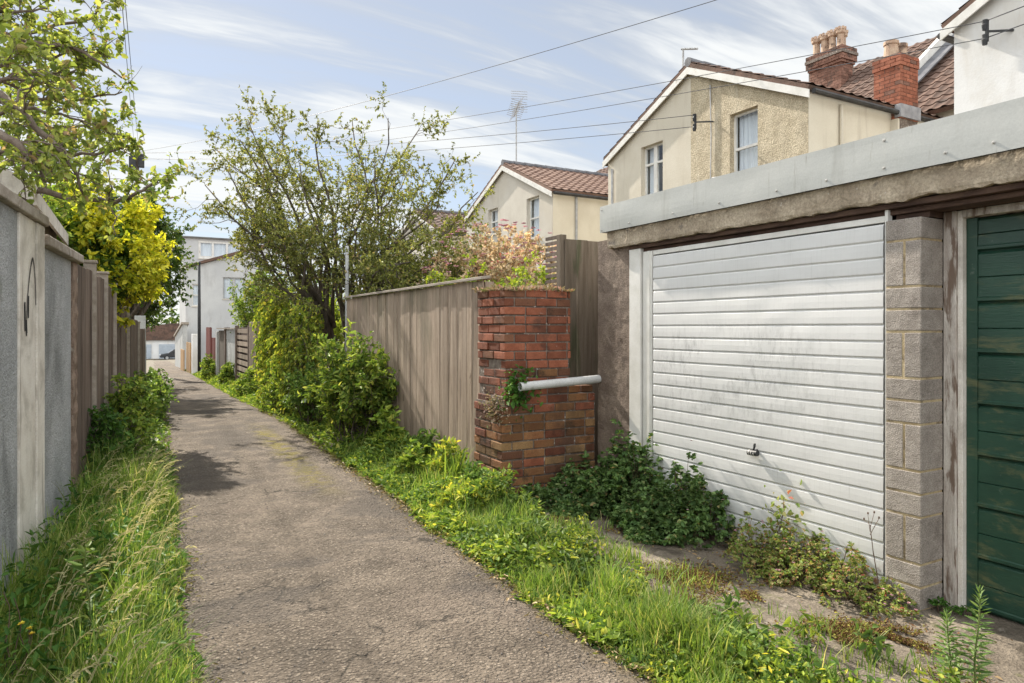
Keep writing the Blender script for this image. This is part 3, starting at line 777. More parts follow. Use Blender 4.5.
# white up-and-over door
zt, zb_, n_sl = 2.235, -0.02, 22
ph = (zt-zb_)/n_sl
prof = []
for i in range(n_sl):
    z = zt-i*ph
    prof += [(4.009, z), (4.009, z-0.004), (4.0025, z-0.012), (4.0005, z-ph*.5), (4.0, z-ph+0.010), (4.003, z-ph+0.004)]
prof.append((4.012, zb_))
mb = MB()
V = []
NS = 40
for j in range(NS+1):
    y = 2.545+2.11*j/NS
    for x, z in prof:
        e = math.sin(math.pi*j/NS)
        V.append((x-.004*e*noise.noise(Vector((y*1.4, z*2.5, 1)))-.0025*e*noise.noise(Vector((y*4, z*9, 6))), y, z+.0015*noise.noise(Vector((y*2, z*5, 9)))))
k = len(prof)
mb.add(V, [(j*k+i, j*k+i+1, (j+1)*k+i+1, (j+1)*k+i) for j in range(NS) for i in range(k-1)])
mb.add([(4.012, 2.545, zt), (4.012, 4.655, zt), (4.012, 4.655, zb_), (4.012, 2.545, zb_), (4.04, 2.545, zt), (4.04, 4.655, zt), (4.04, 4.655, zb_), (4.04, 2.545, zb_)],
       [(4, 5, 6, 7), (0, 4, 7, 3), (1, 2, 6, 5), (0, 1, 5, 4), (3, 7, 6, 2)])
door = mb.build('garage_door', M['white_door'], gar)
mb = MB()
mb.box(3.992, 4.05, 4.82, 4.975, -0.05, 2.33)            # white timber jamb on the left
mb.box(4.008, 4.05, 4.675, 4.80, -0.05, 2.284)
mb.box(3.998, 4.012, 4.70, 4.735, -0.05, 2.284)
mb.box(4.008, 4.05, 2.525, 4.665, 2.245, 2.284)
mb.box(4.004, 4.05, 2.518, 2.538, -0.05, 2.33)
mb.build('door_frame', M['white_paint'], gar, bevel=0.003)
mb = MB()
hy, hz = 3.62, 0.95
hp = at(746, 452, 4.95)
hy, hz = hp.y, hp.z
mb.tube([(4.0, hy, hz), (3.968, hy, hz)], [0.012, 0.010], 8)
mb.tube([(3.968, hy+0.012, hz-0.01), (3.968, hy-0.002, hz+0.03), (3.972, hy, hz+0.055)], [0.009, 0.008, 0.010], 8)
mb.build('handle', M['black_pole'], door, smooth=True)
mb = MB()
mb.tube([(3.970, hy+0.055, hz-0.018), (3.970, hy-0.03, hz-0.014)], [0.021, 0.021], 12)
hb = mb.build('handle_grip', M['black_pole'], door, smooth=False, bevel=0.002)
mb = MB()
for dy in (0.04, 0.018, -0.004):
    mb.tube([(3.970, hy+dy+0.004, hz-0.018), (3.970, hy+dy-0.004, hz-0.017)], [0.0216, 0.0216], 12)
mb.build('handle_band', M['bolt'], door)
# concrete block pier : flat single blocks alternating with pairs on end, sandy joints
mb = MB(); jm = MB()
rng = random.Random(4)
y0p, y1p, x0p, x1p = 2.302, 2.515, 3.975, 4.20
z = 2.245
seq = []
while z > -0.1:
    for kind in (0, 1, 0):
        h = 0.262 if kind else 0.122
        seq.append((kind, z-h, z)); z -= h+0.011
        if z < -0.1: break
for kind, a, b in seq:
    if kind == 0:
        mb.box(x0p, x1p, y0p+rng.uniform(-.002,.002), y1p, a, b)
    else:
        c = (y0p+y1p)/2 + rng.uniform(-0.01, 0.01)
        mb.box(x0p, x1p, y0p, c-0.006, a, b); mb.box(x0p+rng.uniform(-.002,.002), x1p, c+0.006, y1p, a, b)
mb.build('block_pier', M['block'], gar, bevel=0.006)
jm.box(x0p+0.003, x1p-0.004, y0p+0.004, y1p-0.004, -0.12, 2.24)
jm.build('pier_joint', M['mortar'], gar)
mb = MB(); mb.box(4.06, 4.2, 2.30, 2.5, 2.25, 2.284); mb.build('packing_timber', M['dark_timber'], gar)
mb = MB()
mb.box(4.195, 4.30, 2.228, 2.299, -0.06, 2.284)
mb.box(4.20, 4.29, -1.5, 2.198, 2.24, 2.284)
mb.build('door_post', M['peeling'], gar, bevel=0.004)
mb = MB(); mb.box(4.212, 4.29, 2.200, 2.227, -0.05, 2.284); mb.build('door_stop', M['aged_white'], gar, bevel=.003)
# green door : boards with a moulded ledge every 30 cm
mb = MB()
ya, yb = -0.2, 2.198
z = 2.235; i = 0
mb.box(4.277, 4.307, ya, yb, -0.03, 2.236)
mb.box(4.251, 4.277, yb-0.058, yb, -0.03, 2.236)
while z > 0.02:
    h = 0.195 if z > 2.2 else 0.295
    za = max(z-h, -0.02)
    zm = (za+z)/2
    V = []
    pr = [(4.277, z), (4.259, z-0.018), (4.258, zm+0.004), (4.267, zm), (4.258, zm-0.004), (4.256, za+0.034), (4.248, za+0.028), (4.248, za+0.012), (4.277, za+0.002)]
    for y in (ya, yb-0.06): V += [(x, y, q) for x, q in pr]
    k = len(pr)
    mb.add(V, [(j, j+1, k+j+1, k+j) for j in range(k-1)])
    z -= h
mb.build('boarded_door', M['green_door'], gar)
mb = MB(); mb.box(4.32, 4.33, -1.5, 5.2, -0.1, 2.5); mb.build('interior', M['dark_in'], gar)

# ------------------------------------------------------------------ brick pier and low wall
bw = thing('brick_wall', (3.45, 5.75, 0), 'tall red brick pier with a broken low tan brick wall joining the garage post', 'brick wall')
rng = random.Random(11)
def brick_run(mb, axis, a, b, fixed, depth, zc, h, off, mi, jit=0.006, skip=0.0):
    """bricks along an axis; fixed = outer face coordinate; depth sign gives the inward direction"""
    p = a - off
    while p < b - 0.02:
        ln = 0.222
        s, e = max(a, p), min(b, p+ln)
        p += ln+0.011
        if e-s < 0.03: continue
        if rng.random() < skip: continue
        if mi == 1:
            u_ = rng.random(); m_ = 1 if u_ < .5 else 2 if u_ < .68 else 3 if u_ < .88 else 0
        elif mi == 4: m_ = rng.choice((0, 0, 1, 2) if zc < 1.0 else (0, 0, 0, 1, 2))
        else: m_ = 0 if rng.random() < .9 else 2
        j = rng.uniform(-jit, jit); k = rng.uniform(-.003, .003)
        if axis == 'x': mb.box(s+.002, e-.002, min(fixed+j, fixed+depth), max(fixed+j, fixed+depth), zc+k, zc+h+k, m_)
        else: mb.box(min(fixed+j, fixed+depth), max(fixed+j, fixed+depth), s+.002, e-.002, zc+k, zc+h+k, m_)
mb = MB(); core = MB()
CH = 0.0835; hB = 0.070
nC = 24
for c in range(nC):
    z = -0.03 + c*CH
    low = z < 0.93
    x0 = (2.945 if low else 2.985) + (0.012 if 0.9 < z < 1.25 else 0) ; y0 = 5.50 if low else 5.525
    x1 = 3.985 if low else 3.715; y1 = 6.09
    if low and z > 0.85: x0 += 0.03
    mi = 1 if z < 0.78 else 4 if z < 1.2 else 0
    odd = c % 2
    sk = 0.05 if 0.75 < z < 1.15 else 0.0
    if odd:
        brick_run(mb, 'x', x0, x1, y0, 0.10, z, hB, 0.0, mi, skip=0)
        brick_run(mb, 'y', y0+0.112, y1, x0, 0.10, z, hB, 0.0, mi, skip=sk)
    else:
        brick_run(mb, 'x', x0+0.112, x1, y0, 0.10, z, hB, 0.0 if c % 4 else 0.115, mi, skip=sk)
        brick_run(mb, 'y', y0, y1, x0, 0.10, z, hB, 0.0, mi)
    if not low:
        brick_run(mb, 'y', y0+0.112, y1, x1, -0.10, z, hB, 0.1*odd, mi)
        brick_run(mb, 'x', x0+.112, x1-.112, y1, -0.10, z, hB, 0.1*odd, mi)
zt_p = -0.03 + nC*CH
# capping course over the low wall, tilted odd bricks
for i in range(2):
    mb.box(3.70+i*0.15, 3.83+i*0.15, 5.53, 5.73, 0.972, 1.035, 1)
pier = mb.build('brickwork', [M['brick_red'], M['brick_tan'], M['brick_dark'], M['brick_buff']], bw, bevel=0.006)
core.box(3.0, 3.70, 5.537, 6.075, -0.1, zt_p-0.02); core.box(2.957, 3.99, 5.512, 5.75, -0.1, 0.965); core.box(2.957, 3.2, 5.75, 6.07, -0.1, 0.9)
core.build('mortar', M['old_mortar'], bw)
pp = MB()
R1, R2 = 0.040, 0.034
segs = 20
pa, pb = Vector((3.075, 5.40, 1.065)), Vector((3.995, 5.45, 1.10))
dirp = (pb-pa).normalized(); sx_ = Vector((0,0,1)).cross(dirp).normalized(); sz_ = dirp.cross(sx_)
V = []; F = []
for (p, r) in ((pa, R1), (pb, R1), (pa, R2), (pb, R2)):
    for k in range(segs):
        a = 2*math.pi*k/segs
        V.append(p + sx_*math.cos(a)*r + sz_*math.sin(a)*r)
for k in range(segs):
    q = (k+1) % segs
    F += [(k, q, segs+q, segs+k), (2*segs+q, 2*segs+k, 3*segs+k, 3*segs+q), (q, k, 2*segs+k, 2*segs+q), (segs+k, segs+q, 3*segs+q, 3*segs+k)]
pp.add(V, F)
o = pp.build('drain_pipe', M['pipe'], None, (3.1, 5.40, 1.0), smooth=False)
tag(o, 'short white plastic drain pipe lying along the top of the low brick wall', 'pipe')

# ------------------------------------------------------------------ timber fences
def boards_along(mb, p0, p1, zf0, zf1, w, th, rng, gap=0.006, feather=True, jx=0.004, jz=0.01, skip=0.0):
    """upright boards between plan points p0,p1; zf(t) gives bottom/top"""
    a = Vector((p0[0], p0[1], 0)); b = Vector((p1[0], p1[1], 0)); d = b-a; Ln = d.length; d.normalize()
    nrm = Vector((d.y, -d.x, 0))
    s = 0; k = 0
    while s < Ln - 0.02:
        ww = min(w*rng.uniform(0.92, 1.06), Ln-s)
        t = (s+ww/2)/Ln
        if rng.random() >= skip:
            za = zf0(t)+rng.uniform(-jz, jz); zb = zf1(t)+rng.uniform(-jz, jz)
            o = a + d*s + nrm*(rng.uniform(-jx, jx) + (th*0.6 * .2 if (feather and k % 2) else 0)) + Vector((0, 0, za))
            tilt = d*rng.uniform(-0.006, 0.006)+nrm*rng.uniform(-.008, .008)
            mb.obox(o, d*(ww-gap), nrm*th, Vector((0, 0, zb-za))+tilt)
        s += ww; k += 1

lf = thing('board_fence', (3.05, 8.5, 0), 'long silver grey vertical board fence with a capping rail running from the brick pier', 'fence')
rng = random.Random(21)
mb = MB()
boards_along(mb, (3.06, 11.05), (3.06, 6.10), lambda t: 0.03, lambda t: 2.075, 0.122, 0.016, rng, gap=0.002, jz=0.003, jx=.0025)
mb.build('boards', M['fence_grey'], lf, bevel=0.002)
mb = MB(); mb.obox((2.995, 6.02, 2.08), (0.10, 0, 0.012), (0, 5.05, 0), (0, 0, 0.03)); mb.build('capping_rail', M['fence_cap'], lf, bevel=0.004)
mb = MB(); mb.box(3.10, 3.17, 6.12, 11.0, 0.35, 0.43); mb.box(3.10, 3.17, 6.12, 11.0, 1.65, 1.73); mb.build('rail', M['fence_grey'], lf)
for y in (6.2, 8.6, 11.02):
    mb = MB(); mb.box(3.10, 3.2, y-0.05, y+0.05, -0.05, 2.07); mb.build('post', M['fence_grey'], lf)

pf = thing('panel_fence', (4.3, 6.0, 0), 'tall narrow green-tinged board panel with a slatted return between brick pier and garage', 'fence')
mb = MB(); boards_along(mb, (3.95, 5.98), (5.6, 5.98), lambda t: 0.0, lambda t: 2.53, 0.145, 0.018, rng, gap=0.004, jz=0.002)
mb.build('boards', M['fence_green'], pf, bevel=0.002)
mb = MB(); mb.box(3.90, 3.975, 5.99, 6.07, 0, 2.58); mb.build('post', M['fence_green'], pf, bevel=0.004)
mb = MB()
for i in range(17):
    mb.box(3.925, 3.945, 6.075, 6.33, 1.62+i*0.058, 1.655+i*0.058)
mb.build('slats', M['fence_dark'], pf)
# ------------------------------------------------------------------ houses
def holed_wall(mb, outer, holes, fn, depth, mi=0):
    """outer polygon and rectangular holes in 2D, mapped to 3D by fn(u,v,d); reveals run back by depth"""
    polys = [[Vector((u, v, 0)) for u, v in outer]]
    for (u0, u1, v0, v1) in holes:
        polys.append([Vector((u0, v0, 0)), Vector((u0, v1, 0)), Vector((u1, v1, 0)), Vector((u1, v0, 0))])
    flat = [p for q in polys for p in q]
    tris = tessellate_polygon(polys)
    n = len(flat)
    mb.add([fn(p.x, p.y, 0) for p in flat], [tuple(t) for t in tris], mi)
    for (u0, u1, v0, v1) in holes:
        c = [(u0, v0), (u1, v0), (u1, v1), (u0, v1)]
        V = [fn(u, v, 0) for u, v in c] + [fn(u, v, depth) for u, v in c]
        mb.add(V, [(i, (i+1) % 4, 4+(i+1) % 4, 4+i) for i in range(4)], mi)

def window(parent, fn, u0, u1, v0, v1, d, mull=0, tran=0.5, curtain=True, frame_m=None, bars=0.05):
    """sash window set back by d in an opening: frame, panes, curtain"""
    fm = frame_m or M['white_paint']
    def bx(mb, a0, a1, b0, b1, e0, e1):
        V = [fn(u, v, e) for e in (e0, e1) for (u, v) in ((a0, b0), (a1, b0), (a1, b1), (a0, b1))]
        mb.add(V, [(0,3,2,1),(4,5,6,7),(0,1,5,4),(1,2,6,5),(2,3,7,6),(3,0,4,7)])
    mb = MB(); b = bars
    bx(mb, u0, u0+b, v0, v1, d, d+.07); bx(mb, u1-b, u1, v0, v1, d, d+.07)
    bx(mb, u0+b, u1-b, v0, v0+b*1.2, d, d+.07); bx(mb, u0+b, u1-b, v1-b, v1, d, d+.07)
    vm = v0+(v1-v0)*tran
    if tran: bx(mb, u0+b, u1-b, vm-b*.55, vm+b*.55, d-.006, d+.065)
    for i in range(mull):
        um = u0+(u1-u0)*(i+1)/(mull+1)
        w = b*1.3 if mull == 1 else b*.5
        bx(mb, um-w, um+w, v0+b*1.2, v1-b, d-.004, d+.062)
    f = mb.build('window', fm, parent)
    mb = MB(); mb.add([fn(u, v, d+.03) for u, v in ((u0+.01, v0+.01), (u1-.01, v0+.01), (u1-.01, v1-.01), (u0+.01, v1-.01))], [(0,1,2,3)])
    mb.build('pane', M['glass'], f)
    mb = MB(); bx(mb, u0-.3, u1+.3, v0-.3, v1+.3, d+.9, d+.92)
    mb.build('room_back', M['dark_in'], f)
    if curtain:
        mb = MB()
        W_ = u1-u0
        spans = [(u0+.02, u0+W_*.36), (u0+W_*.55, u1-.02)] if curtain == 'pair' else [(u0+.02, u1-.02)]
        for a, bb in spans:
            n = 30; V = []
            for i in range(n+1):
                u = a+(bb-a)*i/n; e = d+.16+.025*math.sin(i*1.25)+.01*math.sin(i*2.9)
                V += [fn(u, v0+.02, e), fn(u, v1-.02, e)]
            mb.add(V, [(2*i, 2*i+2, 2*i+3, 2*i+1) for i in range(n)])
        mb.build('curtain', M['curtain'], f, smooth=True)
    mb = MB(); bx(mb, u0-.05, u1+.05, v0-.075, v0-.003, -.06, d+.02)
    mb.build('sill', M['pale_render'], f)
    return f

def roof_slope(mb, e0, e1, r0, r1, pitch_w=0.30, amp=0.022, course=0.32):
    """pantiled slope between eave e0-e1 and ridge r0-r1"""
    e0, e1, r0, r1 = map(Vector, (e0, e1, r0, r1))
    Ln = (e1-e0).length; Sl = (r0-e0).length
    nrm = (e1-e0).cross(r0-e0).normalized()
    if nrm.z < 0: nrm = -nrm
    nu = max(4, int(Ln/pitch_w*6)); nc = max(2, int(Sl/course))
    V = []; rows = 0
    for c in range(nc):
        for q in (0, 1):
            t = (c+q)/nc; lift = 0.03 if q == 0 else 0.006
            for i in range(nu+1):
                u = i/nu
                w = math.sin(2*math.pi*i/6)
                p = (e0.lerp(e1, u)).lerp(r0.lerp(r1, u), t) + nrm*(lift + amp*max(w, -0.35))
                V.append(p)
            rows += 1
    k = nu+1
    mb.add(V, [(j*k+i, j*k+i+1, (j+1)*k+i+1, (j+1)*k+i) for j in range(rows-1) for i in range(nu)])
    mb.prism([e0-nrm*.10, e1-nrm*.10, r1-nrm*.10, r0-nrm*.10], nrm*.10)

def annex(label, y0, y1, x0, x1, ez, rz, m_far, m_near, m_side, holes_far, holes_near, wins, tile_m, zb=None, corner_pipe=True, ov=0.10, name='terraced_house', gutter=True):
    if zb is None: zb = gz(x0, (y0+y1)/2)-0.3
    ym = (y0+y1)/2
    h = thing(name, (x0, ym, zb+.3), label, 'house')
    fn = lambda u, v, d: (x0+d, u, v)
    mb = MB(); holed_wall(mb, [(ym, zb), (y1, zb), (y1, ez), (ym, rz)], holes_far, fn, .16); mb.build('wall', m_far, h)
    mb = MB(); holed_wall(mb, [(y0, zb), (ym, zb), (ym, rz), (y0, ez)], holes_near, fn, .16)
    mb.build('wall', m_near, h)
    mb = MB(); mb.box(x0+.004, x1, y0-.002, y0+.15, zb, ez); mb.build('wall', m_side, h)
    mb = MB(); mb.box(x0+.004, x1, y1-.15, y1+.002, zb, ez); mb.build('wall', m_side, h)
    # slopes run over the gable by ov and over the eaves by ov
    sl = (rz-ez)/(ym-y0); zo = ez-sl*ov
    mb = MB()
    roof_slope(mb, (x0-ov, y0-ov, zo+.13), (x1, y0-ov, zo+.13), (x0-ov, ym, rz+.15), (x1, ym, rz+.15))
    roof_slope(mb, (x0-ov, y1+ov, zo+.13), (x1, y1+ov, zo+.13), (x0-ov, ym, rz+.15), (x1, ym, rz+.15))
    rf = mb.build('roof', tile_m, h)
    mb = MB(); k = int((x1-x0)/0.45)
    for i in range(k):
        a = x0-ov+i*(x1-x0)/k
        mb.tube([(a, ym, rz+.16), (a+(x1-x0)/k-.01, ym, rz+.155)], [.115, .105], 8)
    mb.build('ridge_tiles', M['slate'], rf)
    for ya in (y0, y1):
        s = 1 if ya == y0 else -1
        mb = MB(); mb.prism([(x0-ov-.025, ya-s*ov, zo-.13), (x0-ov-.025, ya-s*ov, zo+.035), (x0-ov-.025, ym, rz+.035), (x0-ov-.025, ym, rz-.13)], (.03, 0, 0))
        mb.build('bargeboard', M['white_paint'], h)
        if gutter:
            mb = MB(); mb.tube([(x0-.05, ya-s*(ov+.06), zo+.0), (x1-.2, ya-s*(ov+.06), zo-.02)], .055, 8); mb.build('gutter', M['gutter'], h)
    for (nm, u0, u1, v0, v1, mull, tran, cur) in wins:
        window(h, fn, u0, u1, v0, v1, .13, mull, tran, cur)
    return h, rf

# nearest pair of rear wings: cream gable with a pebbledashed near half
W1 = (13.19, 14.03, 4.95, 6.33)   # mullioned window
W2 = (10.20, 10.98, 4.80, 6.36)    # big sash
h1, h1roof = annex('cream and pebbledash gabled house with a brick side chimney, directly behind the garage', 8.95, 15.45, 11.65, 17.5, 6.28, 7.78,
    M['cream'], M['pebbledash'], M['cream_side'], [W1], [W2],
    [('w', *W1, 1, .66, 'pair'), ('w', *W2, 0, .5, True)], M['tile'])
mb = MB(); mb.tube([(11.6, 15.2, 6.0), (11.6, 15.2, -.3)], .035, 8); mb.build('downpipe', M['grey_metal'], h1)
mb = MB(); mb.tube([(11.625, 11.55, 7.2), (11.625, 11.52, 6.0), (11.625, 11.56, 4.0), (11.625, 11.56, 0)], .014, 5); mb.tube([(11.625, 11.5, 5.05), (11.625, 10.6, 4.98)], .012, 5); mb.build('cable', M['grey_metal'], h1)
mb = MB(); mb.tube([(12.6, 8.90, 6.15), (12.6, 8.90, 0)], .035, 8); mb.build('downpipe', M['cream'], h1)
# side chimney
cx0, cx1, cy0, cy1 = 14.35, 15.0, 8.75, 9.35
mb = MB()
mb.box(cx0-.05, cx1+.3, cy0+.02, cy1, 5.0, 6.09)
mb.build('chimney_breast', M['cream'], h1)
ch = MB(); rng = random.Random(5)
for c in range(24):
    z = 6.1+c*.082
    if z > 7.46: break
    o_ = .11*(c % 2)
    g_ = 0.02 if z > 7.2 else 0
    for ax, a, b, f, dp in (('x', cx0-g_, cx1+g_, cy0-g_, .1), ('y', cy0-g_, cy1+g_, cx0-g_, .1), ('x', cx0-g_, cx1+g_, cy1+g_, -.1), ('y', cy0-g_, cy1+g_, cx1+g_, -.1)):
        brick_run(ch, ax, a, b, f, dp, z, .072, o_, 0, jit=.002)
stack = ch.build('chimney', [M['brick_chimney'], M['brick_chimney'], M['brick_old']], h1)
mb = MB(); mb.box(cx0+.01, cx1-.01, cy0+.01, cy1-.01, 5.6, 7.52); mb.build('mortar', M['old_mortar'], stack)
for dx in (.16, .48):
    mb = MB(); mb.tube([(cx0+dx, (cy0+cy1)/2, 7.51), (cx0+dx, (cy0+cy1)/2, 7.58), (cx0+dx, (cy0+cy1)/2, 7.78), (cx0+dx, (cy0+cy1)/2, 7.79), (cx0+dx, (cy0+cy1)/2, 7.86)], [.16, .15, .135, .155, .155], 14)
    mb.build('chimney_pot', M['pot'], stack)
mb = MB(); mb.box(cx0-.04, cx1+.04, cy0-.04, cy0+.1, 6.12, 6.40); mb.build('flashing', M['lead'], h1)
# second pair
W3 = (22.75, 23.55, 5.2, 6.15); W4 = (19.75, 20.6, 4.7, 6.1)
h2, _ = annex('pale gabled house with red pantiled roof further down the lane', 18.9, 25.5, 12.0, 18.0, 6.05, 7.55,
    M['pale_render'], M['pale_render'], M['cream_side'], [W3], [W4],
    [('w', *W3, 0, .5, True), ('w', *W4, 0, .5, True)], M['tile_red'])
W5 = (33.4, 34.2, 3.8, 5.2); W6 = (29.6, 30.5, 3.7, 5.3)
mb = MB(); mb.tube([(12.9, 18.84, 6.0), (12.9, 18.84, 0)], .04, 8); mb.build('downpipe', M['grey_metal'], h2)
annex('dim gabled house half hidden behind the spreading tree', 28.6, 35.2, 12.2, 18.0, 5.9, 7.3,
    M['pale_render'], M['pale_render'], M['cream'], [W5], [W6],
    [('w', *W5, 0, .5, True), ('w', *W6, 0, .5, True)], M['tile'])
# white house on the right
hw, _ = annex('smooth white rendered gabled house rising behind the garage at the right', -.4, 6.40, 12.0, 17.5, 6.62, 8.3,
    M['white_render'], M['white_render'], M['white_render'], [], [], [], M['tile'], ov=.14)
# main terrace behind the wings
tr_ = thing('terrace_row', (20, 16, -.3), 'long brown tiled main roof of the terrace rising behind the gabled wings', 'house')
for i, (ya, yb, rz_) in enumerate(((-6, 10.5, 9.75), (10.72, 18.0, 9.9), (18.0, 27.2, 9.35), (27.2, 36.9, 8.9))):
    mb = MB(); mb.box(16.3, 23.7, ya+.05, yb-.05, -1.5, 6.6); mb.build('wall', M['cream'], tr_)
    mb = MB()
    roof_slope(mb, (16.05, ya, 6.6), (16.05, yb, 6.6), (20, ya, rz_), (20, yb, rz_), amp=.03)
    roof_slope(mb, (23.95, ya, 6.6), (23.95, yb, 6.6), (20, ya, rz_), (20, yb, rz_), amp=.03)
    mb.build('roof', M['tile'], tr_)
mb = MB(); mb.prism([(15.9, 10.5, 6.55), (15.9, 10.5, 6.85), (20, 10.5, 10.22), (20, 10.5, 9.8)], (0, .13, 0)); mb.build('parapet', M['white_paint'], tr_)
mb = MB(); mb.prism([(16.0, 10.09, 6.74), (16.0, 10.09, 6.79), (19.9, 10.09, 9.86), (19.9, 10.09, 9.81)], (0, .4, 0)); mb.build('valley', M['slate'], tr_)
mb = MB(); o = Vector((17.2, 8.15, 7.74)); e = Vector((0, .95, 0)); s_ = Vector((.85, 0, .66)); n_ = Vector((-.07, 0, .09))
mb.obox(o, e, s_, n_)
vf = mb.build('roof_light', M['white_paint'], tr_, bevel=.01)
mb = MB(); mb.obox(o+n_*1.02+e*.12+s_*.12, e*.76, s_*.76, n_*.05); mb.build('pane', M['glass'], vf)
# big old stack on the ridge with crown pots
bs = MB(); rng = random.Random(8)
bx0, bx1, by0, by1 = 18.75, 19.3, 13.25, 14.35
for c in range(40):
    z = 8.2+c*.082
    if z > 10.12: break
    g_ = .0 if z < 9.65 else (.05 if z < 9.75 else .09)
    for ax, a, b, f, dp in (('x', bx0-g_, bx1+g_, by0-g_, .1), ('y', by0-g_, by1+g_, bx0-g_, .1)):
        brick_run(bs, ax, a, b, f, dp, z, .074, .11*(c % 2), 0, jit=.004)
st = bs.build('chimney', [M['brick_old'], M['brick_old'], M['brick_old']], tr_)
mb = MB(); mb.box(bx0+.01, bx1+.05, by0+.01, by1+.05, 8.0, 10.13); mb.box(bx0-.12, bx1+.1, by0-.12, by1+.1, 9.93, 10.02)
mb.build('mortar', M['old_mortar'], st)
for i, (dx, dy) in enumerate(((.14, .13), (.14, .40), (.14, .68), (.14, .96), (.42, .26), (.42, .82))):
    x, y = bx0+dx, by0+dy
    mb = MB(); mb.tube([(x, y, 10.12), (x, y, 10.2), (x, y, 10.24), (x, y, 10.56), (x, y, 10.60), (x, y, 10.70)], [.15, .15, .105, .10, .15, .155], 8)
    for k in range(8):
        a = k*math.pi/4+.39
        mb.obox((x+.13*math.cos(a)-.03, y+.13*math.sin(a)-.03, 10.69), (.06, 0, 0), (0, .06, 0), (0, 0, .085))
    mb.build('chimney_pot', M['pot'], st)
# wire brackets on the gables
def bracket(p, label):
    b = thing('wire_bracket', p, label, 'bracket')
    p = Vector(p)
    mb = MB(); mb.box(p.x-.02, p.x+.02, p.y-.02, p.y+.02, p.z-.16, p.z+.18); mb.obox((p.x-.01, p.y-.02, p.z-.02), (.35, -.25, 0), (0, .03, 0), (0, 0, .03)); mb.build('arm', M['black_pole'], b)
    for dz in (.13, -.10):
        mb = MB(); mb.tube([(p.x, p.y+.03, p.z+dz-.1), (p.x, p.y+.03, p.z+dz-.02), (p.x, p.y+.03, p.z+dz), (p.x, p.y+.03, p.z+dz+.06)], [.035, .045, .035, .04], 10)
        mb.build('insulator', M['black_pole'], b)
    return p
BR1 = bracket((11.33, 11.72, 6.35), 'black wire bracket on the pebbledashed gable')
BR2 = bracket((11.7, 5.75, 6.25), 'black wire bracket on the smooth white wall at the right')
# tv aerials
def aerial(p, h, label, kind):
    a = thing('tv_aerial', p, label, 'aerial')
    x, y, z = p
    mb = MB(); mb.tube([(x, y, z), (x, y, z+h)], .025, 6); mb.build('mast', M['grey_metal'], a)
    mb = MB()
    if kind == 0:
        d = Vector((.35, .94, -.12)); s = Vector((.94, -.35, 0))
        o = Vector((x, y, z+h-.1))
        mb.tube([o-d*.7, o+d*.6], .015, 5)
        for i in range(9):
            q = o-d*.7+d*(1.3*i/8); l = .28
            mb.tube([q-s*l+Vector((0,0,.09)), q+s*l-Vector((0,0,.03))], .010, 4); mb.tube([q-s*l*.6-Vector((0,0,.16)), q+s*l*.6+Vector((0,0,.2))], .008, 4)
        for k in (-1, 1):
            for j in range(4):
                q = o-d*(.72)+Vector((0, 0, k*(.1+.09*j))); mb.tube([q-s*.3, q+s*.3], .009, 4)
    else:
        o = Vector((x, y, z+h-.02)); d = Vector((.3, -1, -.28)).normalized()
        mb.tube([o-d*.05, o+d*.42], .03, 5)
        for i in range(3): q = o+d*(.1+.14*i); mb.tube([q-Vector((.07,.02,0)), q+Vector((.07,.02,0))], .008, 4)
    mb.build('antenna', M['grey_metal'], a)
p = at(506, 180, 26.5); aerial((12.6, 22.4, 7.3), 2.6, 'spiky tv aerial on a mast above the red roofed house', 0)
aerial((12.2, 13.05, 7.6), 1.1, 'short bent tv aerial on the ridge of the cream house', 1)

# ------------------------------------------------------------------ left boundary: rendered walls, boards, fence
def lw(y):  # wall line
    return -0.685 + 0.0813*(y-4.7)
def seg_box(mb, ya, yb, t, z0, z1, front=0.0, mi=0, fa=None):
    a = Vector((lw(ya)+front, ya, z0)); b = Vector((lw(yb)+front, yb, z0))
    mb.obox(a, b-a, Vector((-t, 0, 0)), Vector((0, 0, z1-z0)), mi)
rw = thing('rendered_wall', (lw(2), 2, 0), 'tall grey roughcast garden wall with stone coping and a scuffed white end board, nearest on the left', 'wall')
mb = MB(); seg_box(mb, -4, 5.26, .2, -.15, 2.33); mb.build('wall', M['roughcast'], rw)
mb = MB(); seg_box(mb, 5.262, 5.70, .2, -.15, 2.33, .012); eb = mb.build('end_board', M['aged_white'], rw, bevel=.004)
mb = MB(); seg_box(mb, 5.715, 5.955, .2, -.15, 2.33, .022); mb.build('end_post', M['aged_white'], rw, bevel=.006)
mb = MB()
yy = -4
for l_ in (2.2, 2.4, 2.3, 2.2, .88):
    seg_box(mb, yy, yy+l_-.008, .34, 2.335, 2.405, .045); yy += l_
mb.build('coping', M['coping'], rw, bevel=.008)
mb = MB(); seg_box(mb, 5.70, 5.7148, .19, -.15, 2.32, .002); mb.build('joint', M['dark_timber'], rw)
# sprayed arch mark on the end board
mb = MB()
def onb(px, py):
    cx = (px-512)/682.7; dx = cx*CA+SA; dy = -cx*SA+CA
    fr_ = .0155
    d = (-0.685-0.0813*4.7+fr_)/(dx-0.0813*dy)
    return Vector((d*dx, d*dy, EYE+(328-py)/682.7*d))
arc = [(27.0, 333), (26.6, 318), (27.5, 298), (29.2, 279), (31.2, 264), (32.6, 258), (34.0, 264), (35.0, 278), (35.6, 294), (35.8, 305)]
pts = [onb(*q) for q in arc]
def ribbon(mb, pts, w, x=Vector((.002, 0, 0))):
    for i in range(len(pts)-1):
        a, b = pts[i], pts[i+1]; d = (b-a).normalized(); s = d.cross(Vector((1, 0, 0))).normalized()*w
        mb.add([a-s, b-s, b+s, a+s, a-s+x, b-s+x, b+s+x, a+s+x], [(0,1,2,3),(7,6,5,4),(0,4,5,1),(1,5,6,2),(2,6,7,3),(3,7,4,0)])
ribbon(mb, pts, .007)
